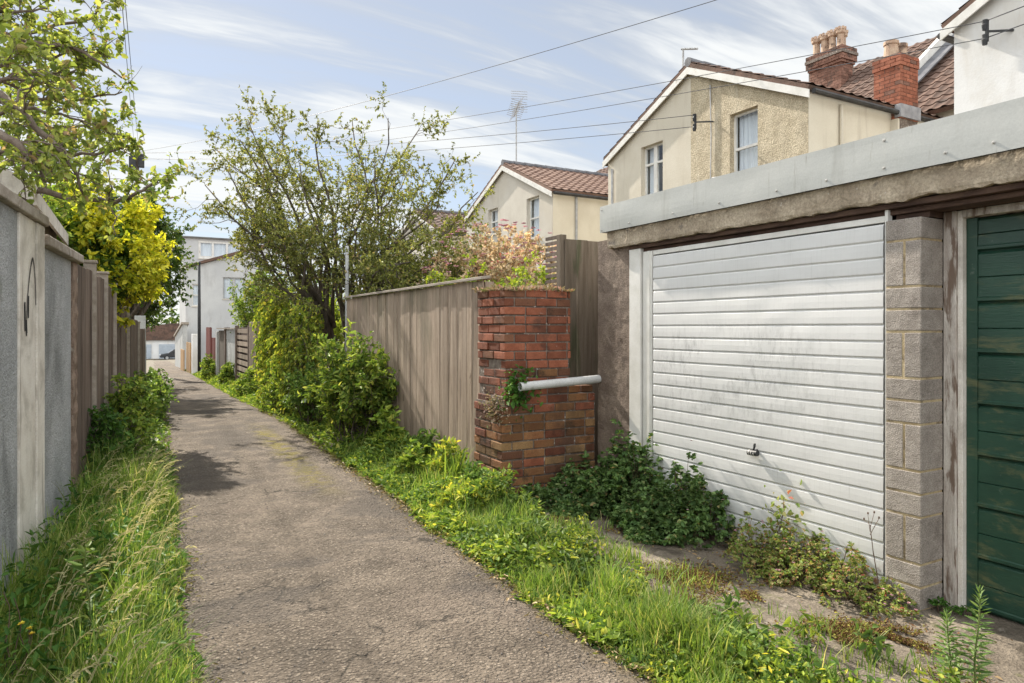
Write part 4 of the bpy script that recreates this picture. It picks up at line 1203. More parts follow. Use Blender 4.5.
ribbon(mb, [onb(24.9, 302), onb(25.2, 331)], .016); ribbon(mb, [onb(28.6, 296), onb(28.4, 318)], .014); ribbon(mb, [onb(26.2, 320), onb(26.6, 336)], .012)
mb.build('spray_mark', M['ink'], eb)
rw2 = thing('rendered_wall', (lw(6.7), 6.7, 0), 'shorter lower grey rendered wall with a crumbling brown end, second along the left side', 'wall')
mb = MB(); seg_box(mb, 6.0, 7.30, .2, -.15, 2.2, -.02); mb.build('wall', M['roughcast'], rw2)
mb = MB(); rough = MB()
ny = 3
V = []
for j in range(41):
    z = -.1+2.3*j/40
    e = 7.31+.03*noise.noise(Vector((2, z*4, 0))); f = 7.53+.05*noise.noise(Vector((5, z*5, 0)))
    for y in (e, f): V.append((lw(y)-.005+.02*noise.noise(Vector((y*9, z*9, 1))), y, z))
k = len(V)
V += [(x-.2, y, z) for x, y, z in V]
F = [(2*j, 2*j+1, 2*j+3, 2*j+2) for j in range(40)] + [(k+2*j+1, k+2*j, k+2*j+2, k+2*j+3) for j in range(40)]
F += [(2*j+1, k+2*j+1, k+2*j+3, 2*j+3) for j in range(40)] + [(k+2*j, 2*j, 2*j+2, k+2*j+2) for j in range(40)]
rough.add(V, F); rough.build('broken_end', M['broken_edge'], rw2)
mb = MB(); seg_box(mb, 5.98, 7.56, .3, 2.205, 2.28, .045); mb.build('coping', M['coping'], rw2, bevel=.01)

bf = thing('board_fence', (-.2, 13, 0), 'dark brown weathered board fence with stepped tops beyond the grey walls on the left', 'fence')
rng = random.Random(31)
fl = lambda y: lw(7.56) + .062*(y-7.56)
mb = MB()
for ya, yb, zt_, w in ((7.58, 8.62, 2.21, .15), (8.74, 9.86, 2.19, .14), (9.95, 11.0, 2.14, .14), (11.1, 13.4, 1.93, .12), (13.5, 16.2, 1.80, .12), (16.3, 19.4, 1.72, .12)):
    boards_along(mb, (fl(yb)-.01, yb), (fl(ya)-.01, ya), lambda t: gz(0, ya)-.02, lambda t: gz(0, ya)+zt_, w, .018, rng, gap=.004, jz=.015)
mb.build('boards', M['fence_dark'], bf, bevel=.002)
for y, zt_ in ((8.68, 2.30), (9.90, 2.27), (11.05, 2.20), (13.45, 1.98), (16.25, 1.85)):
    mb = MB(); mb.box(fl(y)-.09, fl(y)+.03, y-.055, y+.05, -.4, gz(0, y)+zt_); mb.box(fl(y)-.10, fl(y)+.042, y-.07, y+.065, gz(0, y)+zt_+.001, gz(0, y)+zt_+.03)
    mb.build('post', M['fence_cap'], bf, bevel=.004)
gp = MB(); y = 19.0
gp.box(.02, .26, y-.06, y+.12, -1.0, 1.9)
tag(gp.build('gate_post', M['render_grey'], None, (.15, y, -.3), bevel=.01), 'tall plain grey post at the far end of the brown fence', 'post')
# a stub of lower fence running on
lf3 = thing('board_fence', (.5, 28, -.5), 'distant low dark fence beyond the grey gate post', 'fence')
mb = MB(); boards_along(mb, (.65, 46), (.27, 19.6), lambda t: -1.3, lambda t: .35+.8*t, .14, .02, rng)
mb.build('boards', M['fence_dark'], lf3)

# shed behind the first wall
sh = thing('shed', (-1.7, 7.4, 0), 'small felt roofed shed peeping over the grey wall on the left', 'shed')
mb = MB(); mb.box(-2.5, -.74, 6.3, 9.0, 0, 2.60); mb.prism([(-2.5, 6.3, 2.6), (-.74, 6.3, 2.6), (-.74, 6.3, 2.66), (-1.6, 6.3, 3.06), (-2.5, 6.3, 2.66)], (0, 2.7, 0)); mb.build('wall', M['fence_cap'], sh)
mb = MB(); mb.prism([(-.64, 6.2, 2.61), (-.64, 6.2, 2.65), (-1.6, 6.2, 3.12), (-1.6, 6.2, 3.08)], (0, 2.9, 0)); mb.prism([(-2.6, 6.2, 2.61), (-2.6, 6.2, 2.65), (-1.6, 6.2, 3.12), (-1.6, 6.2, 3.08)], (0, 2.9, 0)); mb.build('roof', M['roof_felt'], sh)
mb = MB(); mb.prism([(-.66, 6.17, 2.54), (-.62, 6.17, 2.67), (-1.6, 6.17, 3.15), (-1.6, 6.17, 3.02)], (0, .03, 0)); mb.box(-.66, -.635, 6.2, 9.05, 2.52, 2.64); mb.build('bargeboard', M['aged_white'], sh)

# ------------------------------------------------------------------ right side, further down the lane
def post(name, x0, x1, y0, y1, z1, m_, label, cat='post'):
    mb = MB(); mb.box(x0, x1, y0, y1, gz(x0, y0)-.1, z1)
    return tag(mb.build(name, m_, None, ((x0+x1)/2, (y0+y1)/2, gz(x0, y0)), bevel=.008), label, cat)
RX = 3.05
sf = thing('slatted_fence', (RX, 23.2, gz(3, 23)), 'dark horizontally slatted fence panel standing between a concrete post and the grey panel wall', 'fence')
mb = MB(); zb_ = gz(3, 23)
for i in range(9):
    mb.box(RX-.01, RX+.015, 21.75, 24.6, zb_+.18+i*.205, zb_+.18+i*.205+.135)
mb.build('slats', M['fence_grey'], sf)
mb = MB(); mb.box(RX+.08, RX+.10, 21.75, 24.6, zb_, zb_+2.0); mb.build('backing', M['dark_timber'], sf)
for y in (21.72, 24.62):
    mb = MB(); mb.box(RX-.06, RX+.07, y-.05, y+.05, zb_-.1, zb_+2.06); mb.build('post', M['fence_dark'], sf)
mb = MB(); mb.box(RX-.05, RX+.18, 20.2, 21.6, gz(3, 21)-.1, gz(3, 21)+2.1)
tag(mb.build('concrete_panel', M['post_concrete'], None, (RX, 20.9, gz(3, 21)), bevel=.01), 'brown concrete panel beside the dark slatted fence', 'wall')
pw = thing('panel_wall', (RX, 27, gz(3, 27)), 'pale grey panel wall with a dark post further along the right side', 'wall')
mb = MB(); z_ = gz(3, 27)
mb.box(RX, RX+.12, 24.75, 27.6, z_-.1, z_+2.05); mb.build('panel', M['render_grey'], pw)
mb = MB(); mb.box(RX, RX+.12, 28.0, 30.2, z_-.2, z_+2.0); mb.build('panel', M['pole_wood'], pw)
mb = MB(); mb.box(RX-.05, RX+.13, 27.65, 27.95, z_-.2, z_+2.12); mb.build('post', M['fence_dark'], pw)
mb = MB(); mb.box(RX-.08, RX+.2, 24.75, 30.3, z_+2.055, z_+2.10); mb.build('coping', M['fence_cap'], pw)
post('gate_post', RX-.06, RX+.2, 30.4, 30.9, gz(3, 30)+2.05, M['render_grey'], 'pale post left of the grey panel wall on the right side')
rg = thing('timber_gate', (RX, 33, gz(3, 33)), 'dark red boarded gate beside the tall black pole', 'gate')
mb = MB(); boards_along(mb, (RX, 35.6), (RX, 33.1), lambda t: gz(3, 33)-.05, lambda t: gz(3, 33)+2.3, .2, .03, random.Random(3)); mb.build('boards', M['red_paint'], rg)
mb = MB(); boards_along(mb, (RX+.02, 33.0), (RX+.02, 31.2), lambda t: gz(3, 33)-.05, lambda t: gz(3, 33)+1.85, .2, .03, random.Random(4)); mb.build('boards', M['red_paint'], rg)
pl = thing('pole', (2.96, 38.6, gz(3, 38.6)), 'tall thin black pole standing by the red gate', 'pole')
mb = MB(); mb.tube([(2.96, 38.6, -1.0), (2.96, 38.6, 2.0), (2.96, 38.6, 4.9)], [.085, .08, .06], 10); mb.build('shaft', M['black_pole'], pl, smooth=True)
mb = MB(); mb.tube([(2.96, 38.6, 4.9), (2.96, 38.6, 4.98), (2.96, 38.6, 5.03)], [.09, .09, .03], 10); mb.build('cap', M['black_pole'], pl)
post('gate_post', 2.75, 3.05, 40.2, 40.9, gz(3, 40)+2.15, M['white_render'], 'white square post left of the tall black pole')
of = thing('picket_fence', (2.8, 44, gz(3, 44)), 'low orange brown timber fence beyond the white post', 'fence')
mb = MB(); boards_along(mb, (2.75, 50), (2.75, 46.5), lambda t: gz(3, 48)-.05, lambda t: gz(3, 48)+1.35, .35, .05, random.Random(6)); boards_along(mb, (2.85, 46), (2.85, 42.5), lambda t: gz(3, 44)-.05, lambda t: gz(3, 44)+1.75, .35, .05, random.Random(7)); mb.build('boards', M['orange_wood'], of)
gw = thing('rendered_wall', (2.9, 56, gz(3, 56)), 'distant white garden wall with a sloping coping at the lane end', 'wall')
mb = MB(); z_ = gz(3, 56); mb.prism([(3.0, 53, z_-.2), (3.0, 63, z_-.6), (3.0, 63, z_+2.2), (3.0, 53, z_+3.2)], (.3, 0, 0)); mb.build('wall', M['render_grey'], gw)
mb = MB(); mb.prism([(2.9, 52.9, z_+3.21), (2.9, 63, z_+2.205), (2.9, 63, z_+2.35), (2.9, 52.9, z_+3.36)], (.5, 0, 0)); mb.build('coping', M['fence_cap'], gw)

# white rear extension and dormer far down the lane
fh = thing('far_house', (6, 60, gz(5, 60)), 'distant white house with a wide dormer window above a brown verge', 'house')
fn = lambda u, v, d: (u, 58.0+d, v)
zb_ = gz(5, 58)-.5
holes = [(3.95, 4.5, 3.3, 5.0), (6.15, 7.75, 3.9, 5.6)]
mb = MB(); holed_wall(mb, [(3.5, zb_), (9.5, zb_), (9.5, 8.2), (4.0, 6.35), (3.5, 6.2)], holes, fn, .15)
mb.build('wall', M['far_shade_render'], fh)
mb = MB(); mb.box(3.5, 3.52, 58.01, 66, zb_, 6.2); mb.build('wall', M['far_shade_render'], fh)
mb = MB(); mb.prism([(3.3, 57.75, 6.16), (3.3, 57.75, 6.36), (9.5, 57.75, 8.45), (9.5, 57.75, 8.22)], (0, 5, 0)); mb.build('roof', M['tile'], fh)
for w in holes: window(fh, fn, *w, .1, 1 if w[0] > 5 else 0, 0 if w[0] > 5 else .5, True, M['white_paint'] if w[0] < 5 else M['grey_metal'], bars=.08)
fn2 = lambda u, v, d: (u, 62.8+d, v)
dh = [(4.75, 8.1, 7.45, 8.95)]
mb = MB(); holed_wall(mb, [(3.6, 6.2), (9.3, 6.2), (9.3, 9.12), (3.6, 9.12)], dh, fn2, .15); mb.box(3.6, 3.62, 62.81, 68, 5, 9.12); mb.build('dormer', M['far_shade_render'], fh)
mb = MB(); mb.box(3.4, 9.6, 62.6, 68.5, 9.122, 9.24); mb.build('dormer_roof', M['roof_felt'], fh)
window(fh, fn2, *dh[0], .03, 2, 0, True, bars=.18)

# garages and a parked car at the end of the lane
fg = thing('lockup_garages', (5, 104.5, gz(3, 104)), 'row of white lock-up garages with grey doors under a brown roof at the lane end', 'garage')
zb_ = gz(3, 104)
mb = MB(); mb.box(-8, 12, 104.2, 110, zb_-.2, zb_+2.75); mb.build('wall', M['white_render'], fg)
for x in (-6.6, -3.4, -.2, 3.0, 6.2, 9.0):
    mb = MB(); mb.box(x, x+2.3, 104.12, 104.197, zb_, zb_+2.15)
    for k in range(1, 8): mb.box(x+.02, x+2.28, 104.10, 104.118, zb_+k*.27-.11, zb_+k*.27)
    mb.build('garage_door', M['garage_blue'], fg)
mb = MB(); mb.prism([(-8.4, 103.9, zb_+2.7), (12.4, 103.9, zb_+2.7), (12.4, 103.9, zb_+2.9), (7, 103.9, zb_+5.0), (4.5, 103.9, zb_+5.0), (-8.4, 103.9, zb_+2.9)], (0, 7, 0)); mb.build('roof', M['tile'], fg)
car = thing('parked_car', (5.2, 101.3, gz(5, 101)), 'dark estate car parked before the lock-up garages at the lane end', 'car')
cxm, cym, cz = 5.2, 101.3, gz(5, 101)+.02
prof_ = [(-2.15, .35), (-2.2, .62), (-2.05, .80), (-1.2, .93), (-.55, 1.38), (.1, 1.46), (1.5, 1.42), (2.0, 1.05), (2.15, .85), (2.15, .35)]
mb = MB()
mb.prism([(cxm+a, cym-.82, cz+b) for a, b in prof_], (0, 1.64, 0)); mb.build('body', M['car_paint'], car, bevel=.08, seg=3)
mb = MB(); mb.prism([(cxm+a, cym-.828, cz+b) for a, b in ((-1.05, .97), (-.5, 1.32), (.1, 1.38), (1.4, 1.34), (1.75, 1.0))], (0, 1.656, 0)); mb.build('window', M['glass'], car)
mb = MB(); mb.obox((cxm-1.2, cym-.68, cz+.965), (0, 1.36, 0), (.6, 0, .41), (-.01, 0, .015)); mb.build('windscreen', M['lamp_glass'], car)
for a in (-1.35, 1.3):
    for s in (-.84, .66):
        mb = MB(); mb.tube([(cxm+a, cym+s, cz+.31), (cxm+a, cym+s+.2, cz+.31)], .31, 16); w_ = mb.build('wheel', M['tyre'], car)
        mb = MB(); mb.tube([(cxm+a, cym+s-.004, cz+.31), (cxm+a, cym+s+.004, cz+.31)], .19, 12); mb.build('rim', M['grey_metal'], w_)
for s in (-.78, .5):
    mb = MB(); mb.box(cxm-2.2, cxm-2.02, cym+s, cym+s+.28, cz+.62, cz+.76); mb.build('headlight', M['lamp_glass'], car, bevel=.02)

# ------------------------------------------------------------------ telegraph pole and wires
TP = Vector((.18, 45.0, 0)); 
tp = thing('telegraph_pole', (TP.x, TP.y, gz(0, 45)), 'dark telegraph pole with a box near its top rising behind the yellow tree', 'pole')
tb = at(137, 156, 40.0); ztop = tb.z+.35
mb = MB(); mb.tube([(tb.x, tb.y, -1.2), (tb.x, tb.y, ztop)], [.17, .12], 10); mb.build('shaft', M['pole_wood'], tp, smooth=True)
mb = MB(); mb.box(tb.x-.42, tb.x-.05, tb.y-.4, tb.y-.12, tb.z-.75, tb.z+.05); mb.box(tb.x+.06, tb.x+.38, tb.y-.35, tb.y-.1, tb.z-.7, tb.z+.1); mb.build('junction_box', M['black_pole'], tp, bevel=.03)
def wire(a, b, sag, label, r=.009, group='overhead wires'):
    a, b = Vector(a), Vector(b)
    mb = MB(); pts = []
    for i in range(29):
        t = i/28; p = a.lerp(b, t); p.z -= sag*4*t*(1-t); pts.append(p)
    mb.tube(pts, r, 5)
    tag(mb.build('wire', M['wire'], None, tuple(a), smooth=True), label, 'wire', group)
pt = Vector((tb.x, tb.y, ztop-.1))
wire(pt, at(1010, -92, 12), .5, 'highest overhead wire crossing the sky above the cream house')
wire(pt, BR1+Vector((0, .03, .17)), .35, 'overhead wire meeting the upper insulator on the pebbledashed gable', .008)
wire(pt-Vector((0, 0, .35)), BR1+Vector((0, .03, -.1)), .35, 'overhead wire meeting the lower insulator on the pebbledashed gable', .008)
wire(pt-Vector((0, 0, .1)), BR2+Vector((0, .03, .17)), .5, 'overhead wire running from the pole to the upper insulator on the white wall', .007)
wire(pt-Vector((0, 0, .45)), BR2+Vector((0, .03, -.1)), .55, 'overhead wire running from the pole to the lower insulator on the white wall', .007)
wire(BR2+Vector((0, .03, .17)), BR2+Vector((1.0, -9, 1.2)), .1, 'short overhead wire leaving the white wall towards the right edge, the upper one')
wire(BR2+Vector((0, .03, -.1)), BR2+Vector((1.0, -9, .9)), .1, 'short overhead wire leaving the white wall towards the right edge, the lower one')
wire(pt+Vector((-.1, 0, 0)), at(117, -60, 9), .2, 'overhead wire climbing steeply over the apple tree, left one of a close pair', .007)
wire(pt+Vector((.12, 0, 0)), at(120, -60, 9), .2, 'overhead wire climbing steeply over the apple tree, right one of a close pair', .007)
mb = MB(); pg = at(347, 290, 12.5); mb.tube([(pg.x, pg.y, 0), (pg.x, pg.y, 3.1)], .035, 8)
tag(mb.build('clothes_post', M['grey_metal'], None, (pg.x, pg.y, 0), smooth=True), 'slim grey post standing behind the silver board fence', 'post')
# ------------------------------------------------------------------ trees
A_ = np.array
def tree_big():
    rng = random.Random(101); nr = np.random.default_rng(101)
    base = Vector((3.75, 14.2, gz(3.7, 14)))
    t = thing('spreading_tree', base, 'wide spreading small leaved tree with open branches behind the board fence', 'tree')
    mb = MB(); limbs = []
    f1 = base+Vector((-.15, .1, 1.5)); f2 = base+Vector((.2, -.1, 1.25))
    mb.tube([base-Vector((0,0,.2)), base+Vector((-.05, .05, .7)), f1], [.15, .125, .105], 9)
    mb.tube([base-Vector((-.1,.05,.2)), base+Vector((.12, -.02, .6)), f2], [.13, .11, .09], 9)
    # limb ends read off the crown's outline, each at its own depth
    ends = [(205, 185, 13.5), (215, 148, 14.0), (236, 190, 13.0), (250, 236, 14.8), (240, 140, 13.2), (430, 282, 11.2), (410, 262, 11.4), (268, 190, 14.2),
            (395, 268, 12.6), (440, 262, 12.6), (290, 235, 12.2), (365, 235, 14.6),
            (248, 120, 13.6), (282, 128, 14.6), (318, 122, 13.0), (352, 120, 14.6), (388, 118, 14.0), (420, 128, 13.2), (455, 160, 13.0), (478, 192, 13.6),
            (225, 165, 14.2), (212, 205, 14.0), (262, 160, 15.2), (300, 165, 12.6), (340, 165, 15.4), (375, 160, 12.8), (408, 170, 15.0),
            (440, 205, 12.2), (262, 215, 12.8), (300, 220, 15.3), (352, 222, 12.4), (400, 225, 12.6), (460, 225, 13.4), (330, 200, 13.2), (425, 240, 13.0),
            (280, 245, 13.2), (245, 255, 14.0), (375, 250, 13.4), (320, 255, 13.0)]
    for i, e in enumerate(ends):
        p = at(*e); f = f1 if e[0] < 335 else f2
        f = f + Vector((rng.uniform(-.1,.1), rng.uniform(-.1,.1), rng.uniform(-.2,.35)))
        limbs.append((poly(f, p, 8, .07, rng, sag=-.05), .045))
    P, D = branches(mb, rng, limbs, .06, 11, .85, 8, .34, 19, up=.22, spread=.9, tmin=.36)
    mb.build('trunk', M['bark'], t, smooth=True)
    leaves('crown', P, D, .046, .025, L['tree'], t, rng=nr)
tree_big()

def tree_apple():
    rng = random.Random(7); nr = np.random.default_rng(7)
    base = Vector((-1.65, 5.6, 0))
    t = thing('apple_tree', base, 'old apple tree with gnarled limbs reaching over the grey wall at upper left', 'tree')
    mb = MB(); limbs = []
    fk = Vector((-1.45, 5.7, 2.0))
    mb.tube([base-Vector((0,0,.2)), base+Vector((.05, .1, 1)), fk], [.16, .14, .12], 9)
    routes = [
        [fk, (-14, 30, 5.2), (30, 42, 5.3), (70, 46, 5.4), (100, 62, 5.4), (122, 78, 5.5)],
        [fk, (-10, 88, 5.3), (21, 112, 5.2), (53, 142, 5.2), (74, 170, 5.2), (84, 195, 5.3)],
        [fk, (-8, 128, 4.9), (21, 147, 4.9), (38, 165, 4.95), (46, 183, 5.0)],
        [fk, (-5, 180, 5.7), (60, 196, 5.9), (95, 200, 5.8), (116, 202, 5.7), (138, 192, 5.6), (158, 182, 5.6)],
        [fk, (-20, 70, 5.8), (40, 100, 6.0), (90, 98, 6.2), (122, 92, 6.1)],
        [fk, (-12, 115, 5.6), (35, 108, 5.7), (70, 118, 5.7), (120, 135, 5.6)],
        [fk, (10, 160, 6.2), (60, 160, 6.2), (105, 152, 6.1), (140, 146, 6.0)],
        [fk, (-30, 20, 5.6), (20, -10, 5.7), (60, -30, 5.6)],
        [fk, (-16, 40, 6.0), (45, 30, 6.1), (95, 16, 6.0), (112, -14, 5.9)],
        [fk, (-10, 60, 4.9), (18, 66, 4.7), (45, 76, 4.7)],
        [fk, (-6, 120, 6.5), (28, 95, 6.6), (60, 80, 6.7), (84, 66, 6.6)],
    ]
    rs = [.026, .034, .04, .034, .024, .022, .026, .03, .022, .02, .024]
    routes += [[fk, (-12, 150, 5.6), (30, 150, 5.5), (75, 175, 5.5)], [fk, (0, 30, 5.9), (50, 60, 5.9), (85, 40, 6.0)], [fk, (-10, 100, 6.4), (50, 128, 6.3), (95, 125, 6.3)], [fk, (-20, 5, 5.2), (15, 12, 5.2), (48, 8, 5.3)], [fk, (0, 80, 5.4), (30, 75, 5.5), (75, 72, 5.6)]]
    rs += [.022]*5
    for r_, rr in zip(routes, rs):
        pts = [r_[0]] + [at(q[0], q[1], q[2]*.88) for q in r_[1:]]
        dense = []
        for a, b in zip(pts[:-1], pts[1:]): dense += poly(a, b, 4, .05, rng)[:-1]
        dense.append(pts[-1]); limbs.append((dense, rr))
    P, D = branches(mb, rng, limbs,   .03, 11, .32, 4, .13, 8, up=.25, spread=.9, tmin=.34)
    mb.build('trunk', M['bark_apple'], t, smooth=True)
    leaves('crown', P, D, .046, .027, L['apple'], t, rng=nr)
tree_apple()

def dome(rng, c, rx, ry, rz, n, lo=.55):
    out = []
    while len(out) < n:
        v = rdir(rng)
        if v.z < -.35: continue
        k = rng.uniform(lo, 1.0)
        out.append(Vector(c)+Vector((v.x*rx*k, v.y*ry*k, v.z*rz*k)))
    return out

def crown_tree(name, label, base, c, rx, ry, rz, nl, r0, nsub, sublen, ntwig, twl, nleaf, LL, LW, lm, seed, bark=None, up=.15, cat='tree', spread=.9, tmin=.45, lo=.55, inner=None):
    rng = random.Random(seed); nr = np.random.default_rng(seed)
    t = thing(name, base, label, cat)
    mb = MB(); base = Vector(base); c = Vector(c)
    fk = base.lerp(c, .45)
    mb.tube([base-Vector((0,0,.2)), base.lerp(fk, .5)+Vector((.03, -.02, 0)), fk], [r0, r0*.85, r0*.7], 8)
    limbs = [(poly(fk, p, 6, .06, rng), r0*.42) for p in dome(rng, c, rx, ry, rz, nl, lo)]
    P, D = branches(mb, rng, limbs, r0, nsub, sublen, ntwig, twl, nleaf, up=up, spread=spread, tmin=tmin, out=c)
    mb.build('trunk', bark or M['bark'], t, smooth=True)
    if inner is not None:
        q = ((P - A_(tuple(c)))/A_([rx, ry, rz])); rr = np.linalg.norm(q, axis=1) + nr.normal(size=len(P))*.10 + q[:, 2]*.30 + q[:, 0]*.22 + q[:, 1]*.08  # sun-side gradient put into leaf colour: golden top and right, green inside and below
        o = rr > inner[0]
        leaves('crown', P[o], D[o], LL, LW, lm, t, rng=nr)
        leaves('inner_shade_crown', P[~o], D[~o], LL, LW, inner[1], t, rng=nr)
    else:
        leaves('crown', P, D, LL, LW, lm, t, rng=nr)
    return t
# golden tree over the brown fence
crown_tree('golden_tree', 'bright yellow leaved small tree leaning over the brown fence on the left', (-.75, 12.2, 0), (-.45, 11.9, 2.82), .80, 1.35, .98, 44, .07, 9, .42, 6,   .2, 13, .07, .04, L['yellow'], 33, inner=(.76, L['yellow_shade_in']))
# dark tree behind it, reaching over the lane
crown_tree('dark_tree', 'tall dark green tree behind the yellow one, hanging over the lane', (-.45, 22.5, -.4), (.05, 22.5, 3.6), 1.3, 2.8, 2.3, 46, .13, 9, .75, 6, .32, 12, .085, .05, L['dark'], 44)
crown_tree('dark_tree', 'dark tree farthest along the left side above the gate post', (-1.3, 30, -.6), (-.8, 29.5, 3.4), 2.0, 3.0, 3.0, 34, .14, 9, .85, 6, .35, 11, .10, .06, L['dark'], 45)
crown_tree('garden_tree', 'fine leaved tree far back at the upper left behind the apple tree', (-1.9, 14.5, 0), (-1.55, 14.3, 4.5), 1.45, 1.6, 1.9, 26, .11, 7, .7, 5, .32, 7, .055, .035, L['garden'], 46)
crown_tree('garden_tree', 'leafy green tree at the left edge behind the grey wall', (-1.6, 10.6, 0), (-1.35, 10.6, 3.1), .7, .8, .6, 16, .08, 7, .4, 5, .22, 10, .06, .036, L['laurel'], 47)
crown_tree('garden_tree', 'small light green tree in front of the distant white house', (4.2, 26.5, -.4), (3.9, 26.0, 2.3), 1.1, 1.7, 1.5, 28, .07, 8, .5, 6, .25, 10, .075, .045, L['laurel'], 48)
crown_tree('garden_tree', 'yellow green bush under the spreading tree behind the climber', (4.2, 17.5, -.1), (4.0, 17.6, 1.6), .9, 1.5, .9, 20, .07, 8, .5, 6, .25, 10, .06, .036, L['garden'], 49)
crown_tree('garden_tree', 'dense dull green low tree just behind the board fence', (5.0, 12.6, 0), (4.75, 12.2, 2.15), 1.35, 1.7, 1.0, 34, .08, 9, .55, 6, .25, 10, .05, .03, L['tree'], 50)
crown_tree('garden_tree', 'dull green tree between the houses behind the board fence', (8.2, 17.0, 0), (8.2, 17.0, 2.6), 1.7, 2.2, 1.4, 30, .09, 8, .6, 6, .28, 10, .065, .04, L['tree'], 51)
crown_tree('garden_tree', 'round green tree in a garden beyond the spreading tree', (6.5, 30, -.5), (6.5, 30, 2.4), 2.2, 3.0, 2.2, 34, .12, 8, .8, 6, .35, 10, .09, .055, L['dark'], 52)
# far belt of trees closing the view
bt = thing('far_trees', (0, 125, -2.8), 'distant belt of dark trees closing the view above the lock-up garages', 'trees')
rng = random.Random(60); nr = np.random.default_rng(60)
Pp = []
for i in range(16):
    c = Vector((-40+i*7+rng.uniform(-2, 2), 122+rng.uniform(-4, 8), 1.2+rng.uniform(-1, 1.2)))
    n = 900
    v = unit(nr.normal(size=(n, 3)))*(nr.random((n, 1))**.33)*A_([4.5, 4, 3.9])*(1+.25*np.sin(nr.random((n,1))*20))
    Pp.append(v+A_(tuple(c)))
Pp = np.concatenate(Pp)
o = leaves('far_trees_crowns', Pp, nr.normal(size=Pp.shape), .55, .4, L['dark'], bt, rng=nr); o['kind'] = 'stuff'
mb = MB()
for i in range(16): mb.tube([(-40+i*7, 124, -3), (-40+i*7, 124, 1)], [.25, .15], 6)
mb.build('trunks', M['bark'], bt)['kind'] = 'stuff'

# ------------------------------------------------------------------ shrubs and climbers
def shrub(name, label, base, c, r, nst, lm, LL, LW, seed, nsub=6, sublen=.22, ntw=4, twl=.1, nl=6, cat='shrub', stem=None, lo=.45, up=.3, spread=.9, tmin=.25):
    rng = random.Random(seed); nr = np.random.default_rng(seed)
    t = thing(name, base, label, cat); mb = MB(); limbs = []
    for p in dome(rng, c, *r, nst, lo):
        b0 = Vector(base)+Vector((rng.uniform(-1, 1)*r[0]*.4, rng.uniform(-1, 1)*r[1]*.45, -.03))
        limbs.append((poly(b0, p, 5, .07, rng, -.05), .011))
    P, D = branches(mb, rng, limbs, .011, nsub, sublen, ntw, twl, nl, up=up, spread=spread, tmin=tmin, sides=4)
    mb.build('stem', stem or M['bark'], t)
    leaves('foliage', P, D, LL, LW, lm, t, rng=nr)
    return t
g0 = gz(2.7, 10)
shrub('shrub', 'bushy bright green shrub leaning on the board fence by the lane, the largest there', (2.64, 9.2, 0), (2.58, 9.05, .78), (.52, 1.15, .86), 54, L['laurel'], .068, .028, 70, nsub=7, sublen=.28, ntw=4, twl=.14, nl=8)
shrub('shrub', 'smaller low green shrub just past the bushy one beside the lane', (2.62, 11.6, g0), (2.55, 11.5, .45), (.42, .8, .6), 28, L['weed'], .06, .03, 71, nsub=6, sublen=.25)
shrub('shrub', 'light green weedy shrub at the foot of the golden climber', (2.68, 14.4, gz(2.7, 14)), (2.6, 14.2, .32), (.42, 1.5, .68), 40, L['laurel'], .06, .034, 72, nsub=6, sublen=.26)
shrub('shrub', 'small pale green bush before the dark slatted fence', (2.75, 20.6, gz(2.7, 20)), (2.72, 19.6, -.05), (.25, .9, .5), 18, L['laurel'], .07, .04, 73, nsub=6, sublen=.26)
shrub('shrub', 'low green bush at the foot of the grey panel wall', (2.8, 25.5, gz(2.8, 25)), (2.82, 25.5, -.2), (.22, 1.4, .6), 20, L['laurel'], .08, .045, 74)
shrub('shrub', 'low green bush before the dark red gate', (2.82, 32.0, gz(2.8, 32)), (2.82, 32, -.3), (.25, 2.0, .8), 20, L['laurel'], .09, .05, 75)
shrub('shrub', 'sunlit green shrub at the foot of the brown fence, tallest on the left verge', (-.08, 10.2, 0), (.0, 10.0, .5), (.2, 1.6, .62), 36, L['laurel'], .055, .03, 76, nsub=6, sublen=.22)
shrub('shrub', 'darker green growth against the brown fence near the crumbling wall end', (-.28, 8.6, 0), (-.24, 8.4, .34), (.15, .75, .5), 20, L['weed_dark'], .05, .027, 77, nsub=6, sublen=.2)
shrub('shrub', 'green growth further along the brown fence on the left', (.2, 14.5, gz(0, 14)), (.28, 14.4, .35), (.32, 2.2, .55), 30, L['weed'], .06, .034, 78, nsub=6, sublen=.24)
